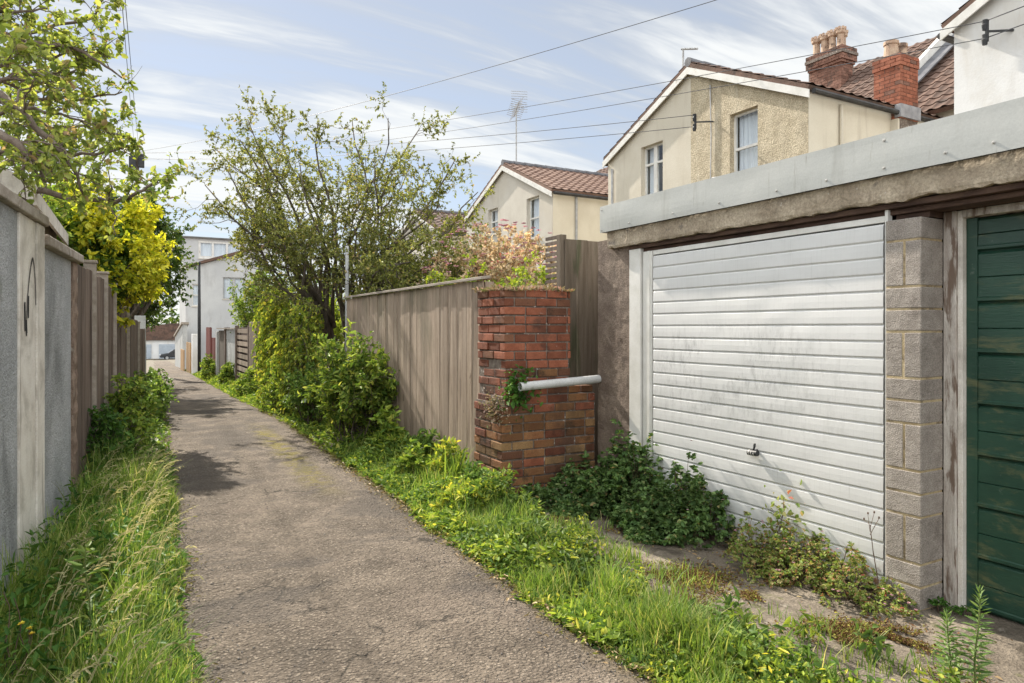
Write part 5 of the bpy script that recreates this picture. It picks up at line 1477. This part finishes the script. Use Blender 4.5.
# golden climber in two columns over a hidden fence
def climber(label, y0, y1, zt_, seed, lm, x=2.92, depth=.34):
    rng = random.Random(seed); nr = np.random.default_rng(seed)
    t = thing('climbing_plant', (x, (y0+y1)/2, gz(x, y0)), label, 'climber')
    zb_ = gz(x, y0)
    mb = MB(); LP = []; LD = []
    for k in range(46):
        y = rng.uniform(y0, y1); xx = x + rng.uniform(-depth*.6, depth*.4)
        yt = rng.uniform(y0, y1); u = (yt-(y0+y1)/2)/((y1-y0)/2)
        top = zb_ + (zt_-zb_)*(1-.25*u*u)*rng.uniform(.6, 1.03)
        pts = poly((xx, y, zb_), (x+rng.uniform(-depth, depth*.6), yt, top), 8, .05, rng)
        mb.tube(pts, [.012*(1-.7*i/8) for i in range(9)], 4, cap=False)
        for _ in range(16):
            q, d = on(pts, rng.uniform(.1, 1)); 
            dv = Vector((rng.uniform(-1, .45), rng.uniform(-1, 1), rng.uniform(-.2, .7))).normalized()
            sp = poly(q, q+dv*rng.uniform(.12, .34), 4, .05, rng, sag=-.08)
            e = sp[-1]; sp = sp + [e+Vector((dv.x*.05, dv.y*.05, -.10)), e+Vector((dv.x*.06, dv.y*.06, -.24))]
            mb.tube(sp, [.004]*5+[.003, .002], 3, cap=False)
            for _ in range(17):
                q2, d2 = on(sp, rng.uniform(.2, 1)); LP.append(q2+Vector((rng.gauss(0,.015), rng.gauss(0,.015), 0))); LD.append(d2*.4+rdir(rng)*.6+Vector((-.25, 0, -.55)))
    mb.build('stem', M['bark'], t)
    leaves('foliage', A_([tuple(p) for p in LP]), A_([tuple(p) for p in LD]), .072, .04, lm, t, rng=nr)
climber('tall column of golden green climber beside the lane, the yellower one', 15.4, 16.7, 2.6, 81, L['ivy_gold'])
climber('arching golden green climber nearer than its tall yellower neighbour', 12.5, 14.2, 2.1, 82, L['ivy_gold'], x=2.9, depth=.42)
# blossoming shrubs above the pier
shrub('flowering_shrub', 'pale pink faded blossom bush above the end of the board fence', (5.8, 11.2, 0), (5.65, 10.7, 2.45), (1.25, 1.6, .95), 60, L['blossom'], .05, .034, 83, nsub=8, sublen=.35, ntw=5, twl=.14, nl=9, tmin=.4)
shrub('flowering_shrub', 'pink blossom bush nearer the pale gabled house', (7.2, 13.2, 0), (7.0, 13.0, 2.7), (1.3, 1.6, 1.3), 44, L['blossom'], .06, .04, 84, nsub=8, sublen=.35, ntw=5, twl=.15, nl=8, tmin=.4)
shrub('shrub', 'bright yellow green bush rising behind the brick pier', (4.35, 7.9, 0), (4.3, 7.8, 1.95), (.70, .95, .66), 40, L['garden'], .042, .024, 85, nsub=8, sublen=.26, ntw=5, twl=.12, nl=8, tmin=.4)
shrub('shrub', 'yellow green bush between pier and blossom', (4.6, 9.6, 0), (4.6, 9.3, 1.95), (1.0, 1.0, .55), 34, L['garden'], .045, .026, 86, nsub=8, sublen=.28, ntw=5, twl=.12, nl=8, tmin=.4)

# stonecrop mat on the pier top
nr = np.random.default_rng(90); rng = random.Random(90)
t = thing('stonecrop', (3.35, 5.8, 1.97), 'pinkish stonecrop mat growing over the top of the brick pier', 'plant')
n = 2600
P = np.stack([nr.uniform(2.96, 3.74, n), nr.uniform(5.49, 6.12, n), np.zeros(n)], 1)
P[:, 2] = 1.945 + .05*np.array([noise.noise(Vector((x*5, y*5, 2)))+.5 for x, y in P[:, :2]])*nr.random(n)
D = nr.normal(size=(n, 3)); D[:, 2] = np.abs(D[:, 2])+.5
leaves('foliage', P, D, .038, .014, L['sedum'], t, rng=nr)
mb = MB()
for i in range(60):
    p = Vector((rng.uniform(3, 3.7), rng.uniform(5.5, 6.05), 1.93)); mb.tube([p, p+Vector((rng.uniform(-.02,.02), rng.uniform(-.02,.02), .09))], .002, 3)
mb.build('stem', M['dry_stem'], t)
def tuft(name, label, c, r, n, lm, LL, LW, seed, cat='plant', down=0.0, stems=14, sm=None):
    nr = np.random.default_rng(seed); rng = random.Random(seed)
    t = thing(name, c, label, cat)
    P = A_(tuple(c)) + nr.normal(size=(n, 3))*A_(r)*.5
    D = nr.normal(size=(n, 3)) + A_([-.6, -.6, .2-down])
    leaves('foliage', P, D, LL, LW, lm, t, rng=nr)
    mb = MB()
    for i in range(stems):
        q = Vector(P[rng.randrange(n)]); mb.tube([Vector(c)+Vector((.02, .03, 0)), (Vector(c)+q)/2+Vector((0, 0, .01)), q], .0022, 3)
    mb.build('stem', sm or M['dry_stem'], t)
tuft('wall_plant', 'dark green leafy plant rooted in the broken pier corner beside the pipe end', (3.10, 5.46, 1.02), (.17, .07, .19), 260, L['weed_dark'], .05, .03, 91, down=.4)
tuft('wall_plant', 'dry yellowish tuft on the broken edge of the pier below the pipe', (2.93, 5.60, .86), (.06, .2, .15), 420, L['sedum'], .026, .012, 92)

# cranesbill clump at the door's left corner
def ground_clump(name, label, pts, lm, size, seed, nper, cat='plant', parts=5, flower=None, hscale=1.0, sm=None):
    """pts: (x,y,radius,height) mounds that make up ONE sprawling plant"""
    nr = np.random.default_rng(seed); rng = random.Random(seed)
    x0, y0 = pts[0][0], pts[0][1]
    t = thing(name, (x0, y0, gz(x0, y0)), label, cat)
    Ps = []; Ds = []; mb = MB(); Fp = []
    for (x, y, r, h) in pts:
        n = int(nper*r*r*(1+h*2))
        a = nr.uniform(0, 2*math.pi, n); k = np.sqrt(nr.random(n)); u = nr.random(n)
        xx = x+r*k*np.cos(a)*(1+.2*np.sin(a*3+x)); yy = y+r*k*np.sin(a)*(1+.2*np.cos(a*2+y))
        top = h*np.sqrt(np.clip(1-k*k, 0, 1))*(.75+1.0*np.array([noise.noise(Vector((p*7, q*7, 3.3))) for p, q in zip(xx, yy)]))
        zz = gz(x, y) + .02 + top*(1-.55*u*u)
        xx = np.minimum(xx, 3.985) if x > 3.3 and y > 2.5 else xx
        Ps.append(np.stack([xx, yy, zz], 1))
        d = np.stack([np.cos(a), np.sin(a), .25+0*a], 1) + nr.normal(size=(n, 3))*.55
        Ds.append(d)
        for i in range(0, n, 7):
            p = Vector((xx[i], yy[i], zz[i])); b = Vector((x+(xx[i]-x)*.4, y+(yy[i]-y)*.4, gz(x, y)))
            mb.tube([b, b.lerp(p, .6)+Vector((0, 0, .02)), p], .002, 3, cap=False)
        if flower:
            for i in range(int(n*flower)):
                j = rng.randrange(n); Fp.append((xx[j], yy[j], gz(x, y)+.03+top[j]+.01))
    P = np.concatenate(Ps); D = np.concatenate(Ds)
    V, F = palmate(P, D, size, nr, parts)
    np_mesh('foliage', V, [F], lm, t)
    mb.build('stem', sm or M['dry_stem'], t)
    if flower and Fp:
        for q in Fp[:60]:
            q5 = np.tile(A_(q), (5, 1)); a = np.arange(5)*2*math.pi/5
            V, F = leaf_arrays(q5, np.stack([np.cos(a), np.sin(a), .35+0*a], 1), np.full(5, .011), np.full(5, .010), nr)
            np_mesh('flower', V, [F], M['pink_petal'], t)
    return t
ground_clump('cranesbill', 'dark green cranesbill clump climbing the garage corner beside the concrete post, taller one', [(3.88, 4.96, .26, .78), (3.80, 5.22, .36, .46), (3.55, 5.25, .42, .24), (3.66, 4.92, .28, .34), (3.40, 4.95, .25, .14), (3.9, 4.70, .28, .60), (3.3, 5.35, .38, .16)], L['ivy'], .05, 110, 2600, flower=.012)
ground_clump('cranesbill', 'dark green rounded cranesbill mound against the white ribbed door', [(3.84, 4.16, .26, .60), (3.88, 3.88, .20, .42), (3.66, 4.3, .26, .36), (3.70, 3.98, .24, .30), (3.9, 4.45, .2, .42), (3.52, 4.15, .2, .12), (3.7, 4.42, .28, .3), (3.62, 4.1, .24, .22)], L['ivy'], .05, 111, 2800, flower=.012)
ground_clump('herb_robert', 'straggling reddish green weed with tiny pink flowers along the bottom of the white door', [(3.88, 3.38, .20, .3), (3.86, 3.05, .24, .36), (3.88, 2.80, .2, .3), (3.74, 3.25, .24, .18), (3.82, 2.6, .22, .22), (3.72, 2.95, .22, .17), (3.80, 2.42, .17, .16), (3.62, 3.1, .16, .09), (3.70, 2.62, .14, .1)], L['robert'], .026, 112, 3600, flower=.03)
ground_clump('herb_robert', 'small dark weed at the foot of the peeling door post', [(4.06, 2.24, .06, .08), (4.12, 2.13, .05, .06)], L['weed_dark'], .022, 113, 9000)
tuft('herb_robert', 'upright leggy red stemmed weed against the white door', (3.93, 3.22, .26), (.05, .16, .2), 150, L['robert'], .034, .02, 114)
# thin dry stalk before the door edge
t = thing('dry_weed', (3.86, 2.52, 0), 'thin dry brown stalk standing before the right edge of the white door', 'plant')
mb = MB(); a = at(878, 580, 4.12); b = at(870, 525, 4.1)
mb.tube([(a.x, a.y, 0), a, (a+b)/2+Vector((0, .005, 0)), b], [.004, .0035, .003, .002], 5)
for k, (dx, dz) in enumerate(((-.05, .05), (.02, .06), (-.02, .075), (.045, .02))):
    mb.tube([b+Vector((0, 0, -.06+.02*k)), b+Vector((.01, dx, dz))], [.002, .0015], 4); mb.tube([b+Vector((.01, dx, dz)), b+Vector((.01, dx, dz+.012))], [.006, .004], 5)
mb.build('stem', M['dry_stem'], t)

# spurge like upright plants at lower right
def spurge(px, py, d, h, label, seed):
    rng = random.Random(seed); nr = np.random.default_rng(seed)
    b = at(px, py, d); b.z = gz(b.x, b.y)+.01
    t = thing('spurge', b, label, 'plant', None)
    top = b+Vector((rng.uniform(-.02, .02), rng.uniform(-.02, .02), h))
    pts = poly(b, top, 6, .02, rng); mb = MB(); mb.tube(pts, [.005, .005, .0045, .004, .0035, .003, .002], 6); mb.build('stem', M['stem'], t)
    P = []; D = []; Ln = []
    for i in range(110):
        u = (i/110)**.9; q, d_ = on(pts, .06+.94*u); az = i*2.399
        el = .15+1.0*max(0, u-.7)/.3*.9
        P.append(q); D.append(Vector((math.cos(az)*math.cos(el), math.sin(az)*math.cos(el), math.sin(el)+.12)))
        Ln.append(.075*(1-.55*max(0, u-.55)/.45)*(0.6+.4*min(1, u*4)))
    Ln = A_(Ln); V, F = leaf_arrays(A_([tuple(p) for p in P]), A_([tuple(p) for p in D]), Ln, Ln*.17, nr, curl=.1)
    np_mesh('foliage', V, [F], L['spurge'], t)
spurge(976, 690, 2.92, .50, 'tall upright spurge with narrow leaves before the green door', 120)
spurge(950, 690, 2.96, .37, 'shorter upright spurge just left of the tall one before the green door', 121)
# tall sow-thistle in the left verge
t0 = at(88, 683, 3.15)
t = thing('sow_thistle', (t0.x, t0.y, 0), 'tall lanky weed with narrow leaves standing in the left grass verge', 'plant')
rng = random.Random(130); nr = np.random.default_rng(130)
pts = poly((t0.x, t0.y, 0), at(86, 545, 3.15), 7, .02, rng); mb = MB(); mb.tube(pts, [.006-.0005*i for i in range(8)], 6)
P = []; D = []
for i in range(46):
    q, d_ = on(pts, .1+.9*i/46); az = i*2.4; P.append(q); D.append(Vector((math.cos(az), math.sin(az), .35)))
mb.build('stem', M['stem'], t); leaves('foliage', A_([tuple(p) for p in P]), A_([tuple(p) for p in D]), .10, .022, L['weed'], t, rng=nr)
# yellow flowered weed near the wall
t0 = at(22, 690, 3.05)
t = thing('ragwort', (t0.x, t0.y, 0), 'spindly dark stemmed weed with three yellow flower heads by the grey wall', 'plant')
mb = MB(); P = []
for e in ((21, 624, 3.05), (29, 629, 3.03), (32, 634, 3.04), (14, 598, 3.1), (3, 592, 3.1)):
    p = at(*e); mb.tube(poly((t0.x, t0.y, 0), p, 6, .06, rng), [.003]*5+[.002, .002], 4); P.append(p)
mb.build('stem', M['dry_stem'], t)
for p in P[:3]:
    c0 = np.tile(A_(tuple(p)), (26, 1)); a = np.arange(26)*2.4
    leaves('flower_head', c0, np.stack([np.cos(a), np.sin(a), .2+.8*nr.random(26)], 1), .013, .006, M['yellow_petal'], t, rng=nr)

# ------------------------------------------------------------------ grass and ground cover
def scatter(n, region, nr):
    out = []
    tot = 0
    while tot < n:
        p = region(nr, n)
        out.append(p); tot += len(p)
    return np.concatenate(out)[:n]
def zof(P):
    return A_([gz(x, y) for x, y in P])
ll = np.vectorize(lane_l); lr = np.vectorize(lane_r); se = np.vectorize(slab_edge)
nz2 = np.vectorize(lambda x, y, s: noise.noise(Vector((x*s, y*s, 4.4))))

def reg_left(nr, n):       # tall grass between wall and lane
    y = nr.uniform(2.3, 8.2, n); u = nr.random(n)
    xa = -0.62+.0813*(y-4.7); xb = ll(y)+.03+.05*nz2(0*y, y, 3.0)
    x = xa+(xb-xa)*u
    return np.stack([x, y], 1)[nr.random(n) < .9]
nr = np.random.default_rng(200)
P2 = scatter(15000, reg_left, nr); P3 = np.column_stack([P2, zof(P2)])
clump = .55+.9*np.clip(nz2(P2[:, 0], P2[:, 1], 2.6)+.4, 0, 1)
edge = np.clip((ll(P2[:, 1])+.1-P2[:, 0])/.35, .22, 1)
H = .29*clump*edge*(.5+nr.random(len(P2)))
o, tip = blades('grass_verge_left', P3, H, .0058, L['grass'], nr, None, (0, 4, 0), lean=.55, leandir=(.18, -.05, 0))
tag(o, 'tall uncut grass along the grey wall on the left verge', 'grass', kind='stuff')
# seeding stalks that arch over
sel = nr.choice(len(P2), 300, replace=False); sel = sel[(P2[sel, 0] > -.45) & (P2[sel, 0] < ll(P2[sel, 1])-.10)]
Ps = P3[sel]
n = len(Ps); Hs = .38+.30*nr.random(n)
ldx = .15+.28*nr.random(n); ldy = nr.normal(size=n)*.22
ts = np.linspace(0, 1, 7)
def stalk(tt): return Ps + np.stack([ldx*tt**2.2*Hs, ldy*tt**2*Hs, Hs*(tt-.33*tt**3)], 1)
mb_v = []; mb_f = []; c = 0
wv = .0016
C = [stalk(tt) for tt in ts]
for off in ((wv, 0, 0), (0, wv, 0)):
    rows = []
    for q in C: rows += [q-A_(off), q+A_(off)]
    V = np.stack(rows, 1).reshape(-1, 3); k = np.arange(n)[:, None]*14
    for i in range(6): mb_f.append(k+c+A_([[2*i, 2*i+1, 2*i+3, 2*i+2]]))
    mb_v.append(V); c += len(V)
o = np_mesh('grass_stalks', np.concatenate(mb_v), [np.concatenate(mb_f)], L['grass_seed'], None, (0, 4, 0)); tag(o, 'thin seeding grass stalks arching from the left verge', 'grass', kind='stuff')
SP = []; SD = []
for tt in np.linspace(.62, 1, 12):
    q = stalk(tt); dq = stalk(min(1, tt+.02))-stalk(tt-.02)
    SP.append(q); SD.append(unit(dq)+nr.normal(size=q.shape)*.35+A_([.15, 0, -.35]))
o = leaves('grass_seed_heads', np.concatenate(SP), np.concatenate(SD), .026, .0055, L['grass_seed'], None, (0, 4, 0), rng=nr); tag(o, 'pale feathery seed heads over the left verge grass', 'grass', kind='stuff')

def reg_right(nr, n):
    y = nr.uniform(1.2, 5.6, n); u = nr.random(n)
    xa = lr(y)-.05; xb = se(y)-.08+.16*nz2(0*y, y, 2.0)
    x = xa+(xb-xa)*u
    return np.stack([x, y], 1)
nr = np.random.default_rng(201)
P2 = scatter(26000, reg_right, nr)
keep = nz2(P2[:, 0], P2[:, 1], 3.2)*1.3 + nr.random(len(P2))*.9 > .2
P2 = P2[keep]; P3 = np.column_stack([P2, zof(P2)])
edge = np.clip(np.minimum((P2[:, 0]-lr(P2[:, 1])+.09)/.35, (se(P2[:, 1])+.12-P2[:, 0])/.5), .2, 1)
H = .15*edge*(.5+.9*nr.random(len(P2)))*(.45+1.5*np.clip(nz2(P2[:, 0], P2[:, 1], 2.9)+.25, 0, 1))
o, _ = blades('grass_strip', P3, H, .0062, L['grass'], nr, None, (2.5, 3, 0), lean=.6)
tag(o, 'bright ragged grass strip between the lane and the concrete forecourt', 'grass', kind='stuff')
# taller bright tufts within the strip
nr = np.random.default_rng(202)
Pt = []
for (x, y, r, n_) in ((2.75, 4.55, .22, 260), (3.0, 4.35, .18, 200), (2.9, 3.7, .16, 150), (2.6, 2.9, .18, 180), (2.4, 2.45, .2, 120), (2.6, 5.3, .15, 120), (2.55, 6.1, .12, 130), (2.75, 2.1, .2, 90)):
    a = nr.normal(size=(n_, 2))*r*.5+A_([x, y]); Pt.append(a)
P2 = np.concatenate(Pt); P3 = np.column_stack([P2, zof(P2)])
o, _ = blades('grass_tufts', P3, np.where(P2[:, 0] > 2.68, .15, .24)*(.45+.8*nr.random(len(P2))), .0075, L['grass'], nr, None, (2.5, 3, 0), lean=.55)
tag(o, 'longer grass tufts rising from the right hand verge', 'grass', kind='stuff')

def weeds(name, label, n, reg, hfun, lm, LL, LW, seed, up=.5):
    nr = np.random.default_rng(seed)
    P2 = scatter(n, reg, nr)
    h = hfun(P2, nr)
    P3 = np.column_stack([P2, zof(P2)+h*nr.random(len(P2))**.7])
    D = nr.normal(size=(len(P2), 3))*A_([1, 1, .6])+A_([0, 0, up*.5])
    V, F = leaf_arrays(P3, D, LL*(.6+.8*nr.random(len(P2))), LW*(.6+.8*nr.random(len(P2))), nr)
    o = np_mesh(name, V, [F], lm, None, (2.5, 5, 0)); tag(o, label, 'weeds', kind='stuff')
def h_strip(P2, nr):
    e = np.clip(np.minimum((P2[:, 0]-lr(P2[:, 1])+.12)/.35, (se(P2[:, 1])+.3-P2[:, 0])/.3), .18, 1)
    return .12*e*np.clip(.7+1.4*nz2(P2[:, 0], P2[:, 1], 2.4), .12, 2)
weeds('ground_weeds', 'low broad leaved weeds mixed into the grass strip by the forecourt', 8000, reg_right, h_strip, L['weed'], .045, .021, 210)
def patchy(reg, s, lo, off):
    def f(nr, n):
        P = reg(nr, n); return P[nz2(P[:, 0]+off, P[:, 1]+off, s) > lo]
    return f
weeds('ground_weeds', 'patches of larger pale leaves in the grass strip by the forecourt', 3200, patchy(reg_right, 2.4, .15, 3), lambda P2, nr: h_strip(P2, nr)*1.2+.03, L['laurel'], .055, .024, 217)
weeds('ground_weeds', 'feathery yellow green weeds along the grass strip', 5200, patchy(reg_right, 1.9, .08, 9), lambda P2, nr: h_strip(P2, nr)*1.3+.02, L['ivy_gold'], .034, .012, 218)
def reg_fence(nr, n):      # foot of the board fence up to the pier
    y = nr.uniform(5.2, 8.9, n); u = nr.random(n)
    xb = np.where(y < 6.15, 2.93, 3.04); xa = lr(y)+.02+.12*(1-np.clip((y-5.2)/2, 0, 1))*0
    x = xa+(xb-xa)*u
    return np.stack([x, y], 1)
def h_fence(P2, nr):
    e = np.clip((P2[:, 0]-lr(P2[:, 1])+.06)/.6, .12, 1)
    return .40*e*np.clip(.62+1.1*nz2(P2[:, 0], P2[:, 1], 2.1), .1, 1.5)
weeds('fence_foot_weeds', 'mixed leafy weeds at the foot of the board fence and brick pier', 17000, reg_fence, h_fence, L['weed'], .052, .022, 211)
weeds('fence_foot_nettles', 'paler small leaved weeds scrambling before the brick pier', 7000, reg_fence, h_fence, L['ivy_gold'], .04, .018, 212)
nr = np.random.default_rng(213)
P2 = scatter(3200, reg_fence, nr); P3 = np.column_stack([P2, zof(P2)])
o, _ = blades('fence_foot_grass', P3, .30*(.4+.8*nr.random(len(P2)))*np.clip((P2[:, 0]-lr(P2[:, 1])+.1)/.5, .2, 1), .0075, L['grass'], nr, None, (2.5, 7, 0), lean=.5); tag(o, 'grass among the weeds at the foot of the board fence', 'grass', kind='stuff')
def reg_fr(nr, n):
    y = nr.uniform(8.5, 48, n); u = nr.random(n)**1.0
    xa = lr(y)-.03; xb = np.minimum(3.05, xa+1.1)
    return np.stack([xa+(xb-xa)*u, y], 1)
weeds('far_verge_weeds', 'green weeds and grass along the right side of the lane further down', 15000, reg_fr, lambda P2, nr: .22*np.clip((P2[:, 0]-lr(P2[:, 1])+.08)/.4, .12, 1)*np.clip(.7+1.2*nz2(P2[:, 0], P2[:, 1], .9), .1, 1.6), L['laurel'], .08, .035, 214)
def reg_fl(nr, n):
    y = nr.uniform(7.4, 46, n); u = nr.random(n)
    xa = -.44+.06*(y-7.5); xa = np.where(y > 19, .25+.022*(y-19), xa); xb = ll(y)+.06
    return np.stack([xa+(xb-xa)*u, y], 1)
weeds('far_verge_growth', 'green weeds along the left side of the lane further down', 9000, reg_fl, lambda P2, nr: .30*np.clip((ll(P2[:, 1])+.1-P2[:, 0])/.35, .12, 1)*np.clip(.7+1.2*nz2(P2[:, 0], P2[:, 1], .9), .1, 1.6), L['weed'], .07, .032, 215)
weeds('verge_weeds', 'broad leaved weeds among the grass beside the grey wall', 3800, reg_left, lambda P2, nr: .30*np.clip((ll(P2[:, 1])+.05-P2[:, 0])/.4, .15, 1), L['weed_dark'], .06, .02, 216)
# taller individual weeds before the fence
for i, (x, y, h, w, lm_, ll_, lw_2, lab) in enumerate((
    (2.62, 7.75, .62, .20, 'laurel', .085, .03, 'tall leafy weed next to the bushy shrub at the foot of the board fence'),
    (2.88, 7.2, .42, .17, 'weed', .07, .026, 'mid height weed against the middle of the board fence'),
    (2.78, 6.35, .50, .15, 'ivy_gold', .05, .02, 'thin stemmed weed standing just left of the brick pier'),
    (2.60, 6.75, .30, .22, 'laurel', .06, .026, 'bright spreading weed between the lane and the brick pier'),
    (2.72, 5.65, .34, .20, 'weed', .05, .022, 'leafy weed at the near corner of the brick pier'),
    (2.45, 5.35, .22, .22, 'ivy_gold', .042, .02, 'low pale weed at the lane edge in front of the brick pier'))):
    shrub('tall_weed', lab, (x, y, 0), (x, y, h*.5), (w, w, h*.6), 16, L[lm_], ll_, lw_2, 300+i, nsub=4, sublen=.13, ntw=3, twl=.06, nl=5, cat='weed', stem=M['stem'])
nr = np.random.default_rng(320)
a_ = nr.normal(size=(70, 2))*.05+A_([2.74, 6.05]); o, _ = blades('strap_plant', np.column_stack([a_, zof(a_)]), .40, .022, L['laurel'], nr, None, (2.74, 6.05, 0), lean=.35)
tag(o, 'tuft of broad strap leaves left of the brick pier foot', 'plant')
# sparse tiny growth on the tarmac edge and centre
def reg_moss(nr, n):
    y = nr.uniform(1.4, 4.9, n); x = se(y)+.02+np.abs(nr.normal(size=n))*.32
    k = nz2(x, y, 2.6) > .2
    out = [np.stack([x, y], 1)[k]]
    for cx_, cy_, r_, f_ in ((3.30, 2.28, .20, .30), (3.48, 2.12, .14, .2), (3.12, 3.30, .22, .25), (3.60, 2.98, .06, .06), (3.25, 2.85, .08, .08)):
        m_ = int(n*f_); q = nr.normal(size=(m_, 2))*A_([r_*.8, r_*.5]); q = q@A_([[.9, -.43], [.43, .9]])+A_([cx_, cy_])
        out.append(q[nz2(q[:, 0], q[:, 1], 7.0) > -.18])
    return np.concatenate(out)
nr = np.random.default_rng(220)
P2 = reg_moss(nr, 14000); P3 = np.column_stack([P2, zof(P2)+.026+.016*nr.random(len(P2))])
D = nr.normal(size=(len(P2), 3)); D[:, 2] = np.abs(D[:, 2])*.5+.15
o = leaves('moss', P3, D, .014, .008, M['moss_bits'], None, (3, 3, 0), rng=nr); tag(o, 'rust and yellow moss patches on the broken forecourt', 'moss', kind='stuff')
# loose grit and small stones
nr = np.random.default_rng(221)
def reg_grit(nr, n):
    y = nr.uniform(1.5, 9, n); s = nr.random(n) < .5
    x = np.where(s, ll(y)+.05+np.abs(nr.normal(size=n))*.12, lr(y)-.05-np.abs(nr.normal(size=n))*.16)
    a = nr.random(n) < .25
    x = np.where(a, ll(y)+(lr(y)-ll(y))*nr.random(n), x)
    return np.stack([x, y], 1)
P2 = scatter(3800, reg_grit, nr)
G = []; GF = []; c = 0
oct_ = A_([(1,0,0),(-1,0,0),(0,1,0),(0,-1,0),(0,0,1),(0,0,-1)], float); of_ = A_([(0,2,4),(2,1,4),(1,3,4),(3,0,4),(2,0,5),(1,2,5),(3,1,5),(0,3,5)])
s = .0025+.0045*nr.random(len(P2))**3
Z = A_([lane_z(x, y) for x, y in P2])
V = (np.column_stack([P2, Z+s*.4])[:, None, :] + oct_[None]*(s[:, None, None])*(.6+.8*nr.random((len(P2), 6, 1)))).reshape(-1, 3)
F = (np.arange(len(P2))[:, None, None]*6+of_[None]).reshape(-1, 3)
M['grit'] = mat('grit_stones', (0.16,0.14,0.125), (0.30,0.27,0.24), 40, bump=0.2, island=.4)
o = np_mesh('grit', V, [F], M['grit'], None, (1, 4, 0)); tag(o, 'loose grit along the tarmac edges', 'grit', kind='stuff')
# dead leaves and straw on the lane edges and forecourt
nr = np.random.default_rng(222)
n = 520
y = nr.uniform(1.5, 8, n); s_ = nr.random(n); x = np.where(s_ < .45, lr(y)-.03-np.abs(nr.normal(size=n))*.08, se(y)+.2+nr.random(n)*.6)
P3 = np.column_stack([x, y, A_([gz(a, b) for a, b in zip(x, y)])+.034])
M['litter'] = leaf_mat('leaf_litter', [(0, (0.13,0.08,0.04)), (0.6, (0.24,0.17,0.09)), (1, (0.36,0.29,0.17))], .15)
o = leaves('leaf_litter', P3, nr.normal(size=(n, 3))*A_([1, 1, .12]), .028, .012, M['litter'], None, (2.5, 3, 0), rng=nr); tag(o, 'dead leaves and straw bits on the forecourt and lane edge', 'litter', kind='stuff')
# straw, moss and creeping shoots that blur both edges of the tarmac
nr = np.random.default_rng(230)
n = 9000
y = 1.6+nr.random(n)**1.5*14; s_ = nr.random(n) < .72
x = np.where(s_, lr(y)+.02+nr.normal(size=n)*.055-.09*np.clip(nz2(y*0, y, 2.3), 0, 1)*nr.random(n), ll(y)+nr.normal(size=n)*.05)
P3 = np.column_stack([x, y, A_([lane_z(a, b) for a, b in zip(x, y)])+.008+.012*nr.random(n)])
M['straw'] = leaf_mat('edge_straw', [(0, (0.10,0.085,0.04)), (0.35, (0.22,0.17,0.07)), (0.6, (0.17,0.19,0.035)), (1, (0.30,0.28,0.06))], .2, gain=1.1, nscale=3)
o = leaves('edge_straw', P3, nr.normal(size=(n, 3))*A_([1, 1, .25]), .032, .006, M['straw'], None, (2, 3, 0), rng=nr); tag(o, 'dry straw and creeping shoots along both edges of the tarmac', 'straw', kind='stuff')
# small herbs along the broken forecourt edge
for i, (x, y, h, lm_, lab) in enumerate((
    (2.98, 2.30, .15, 'laurel', 'bright little weed at the forecourt edge near the lower right corner'),
    (3.12, 2.02, .17, 'weed', 'small leafy weed left of the shorter spurge'),
    (2.90, 2.72, .12, 'weed', 'tiny weed on the broken forecourt edge facing the block pier'))):
    tuft('small_weed', lab, (x, y, gz(x, y)+h*.55), (.09, .09, h*.6), 46, L[lm_], .055, .02, 340+i, 'weed', stems=10, sm=M['stem'])
# pink flower heads over the blossom bush
nr = np.random.default_rng(401)
n = 110; v = unit(nr.normal(size=(n, 3))); v[:, 2] = np.abs(v[:, 2])
Pf = A_([5.65, 10.7, 2.5])+v*A_([1.25, 1.6, .98]); 
Vs, Fs, c = [], [], 0
for k in range(6):
    a = k*math.pi/3
    V, F = leaf_arrays(Pf, np.tile(A_([math.cos(a), math.sin(a), .4]), (n, 1)), np.full(n, .05), np.full(n, .035), nr); Vs.append(V); Fs.append(F+c); c += len(V)
fb = [o for o in COL.objects if o.name.startswith('flowering_shrub') and 'above the end' in o.get('label', '')][0]
o = np_mesh('flowers', np.concatenate(Vs), [np.concatenate(Fs)], M['pink_petal'], fb); o['kind'] = 'stuff'
# grass in the cracks of the forecourt
nr = np.random.default_rng(402)
n = 1500; y = nr.uniform(1.6, 5.0, n); x = se(y)+.02+np.abs(nr.normal(size=n))*.22
P2 = np.stack([x, y], 1)[nz2(x, y, 4.2) > .05]
o, _ = blades('crack_grass', np.column_stack([P2, zof(P2)+.02]), .085*(.5+nr.random(len(P2))), .0055, L['grass'], nr, None, (3, 3, 0), lean=.7); tag(o, 'thin grass growing in the cracks of the forecourt edge', 'grass', kind='stuff')
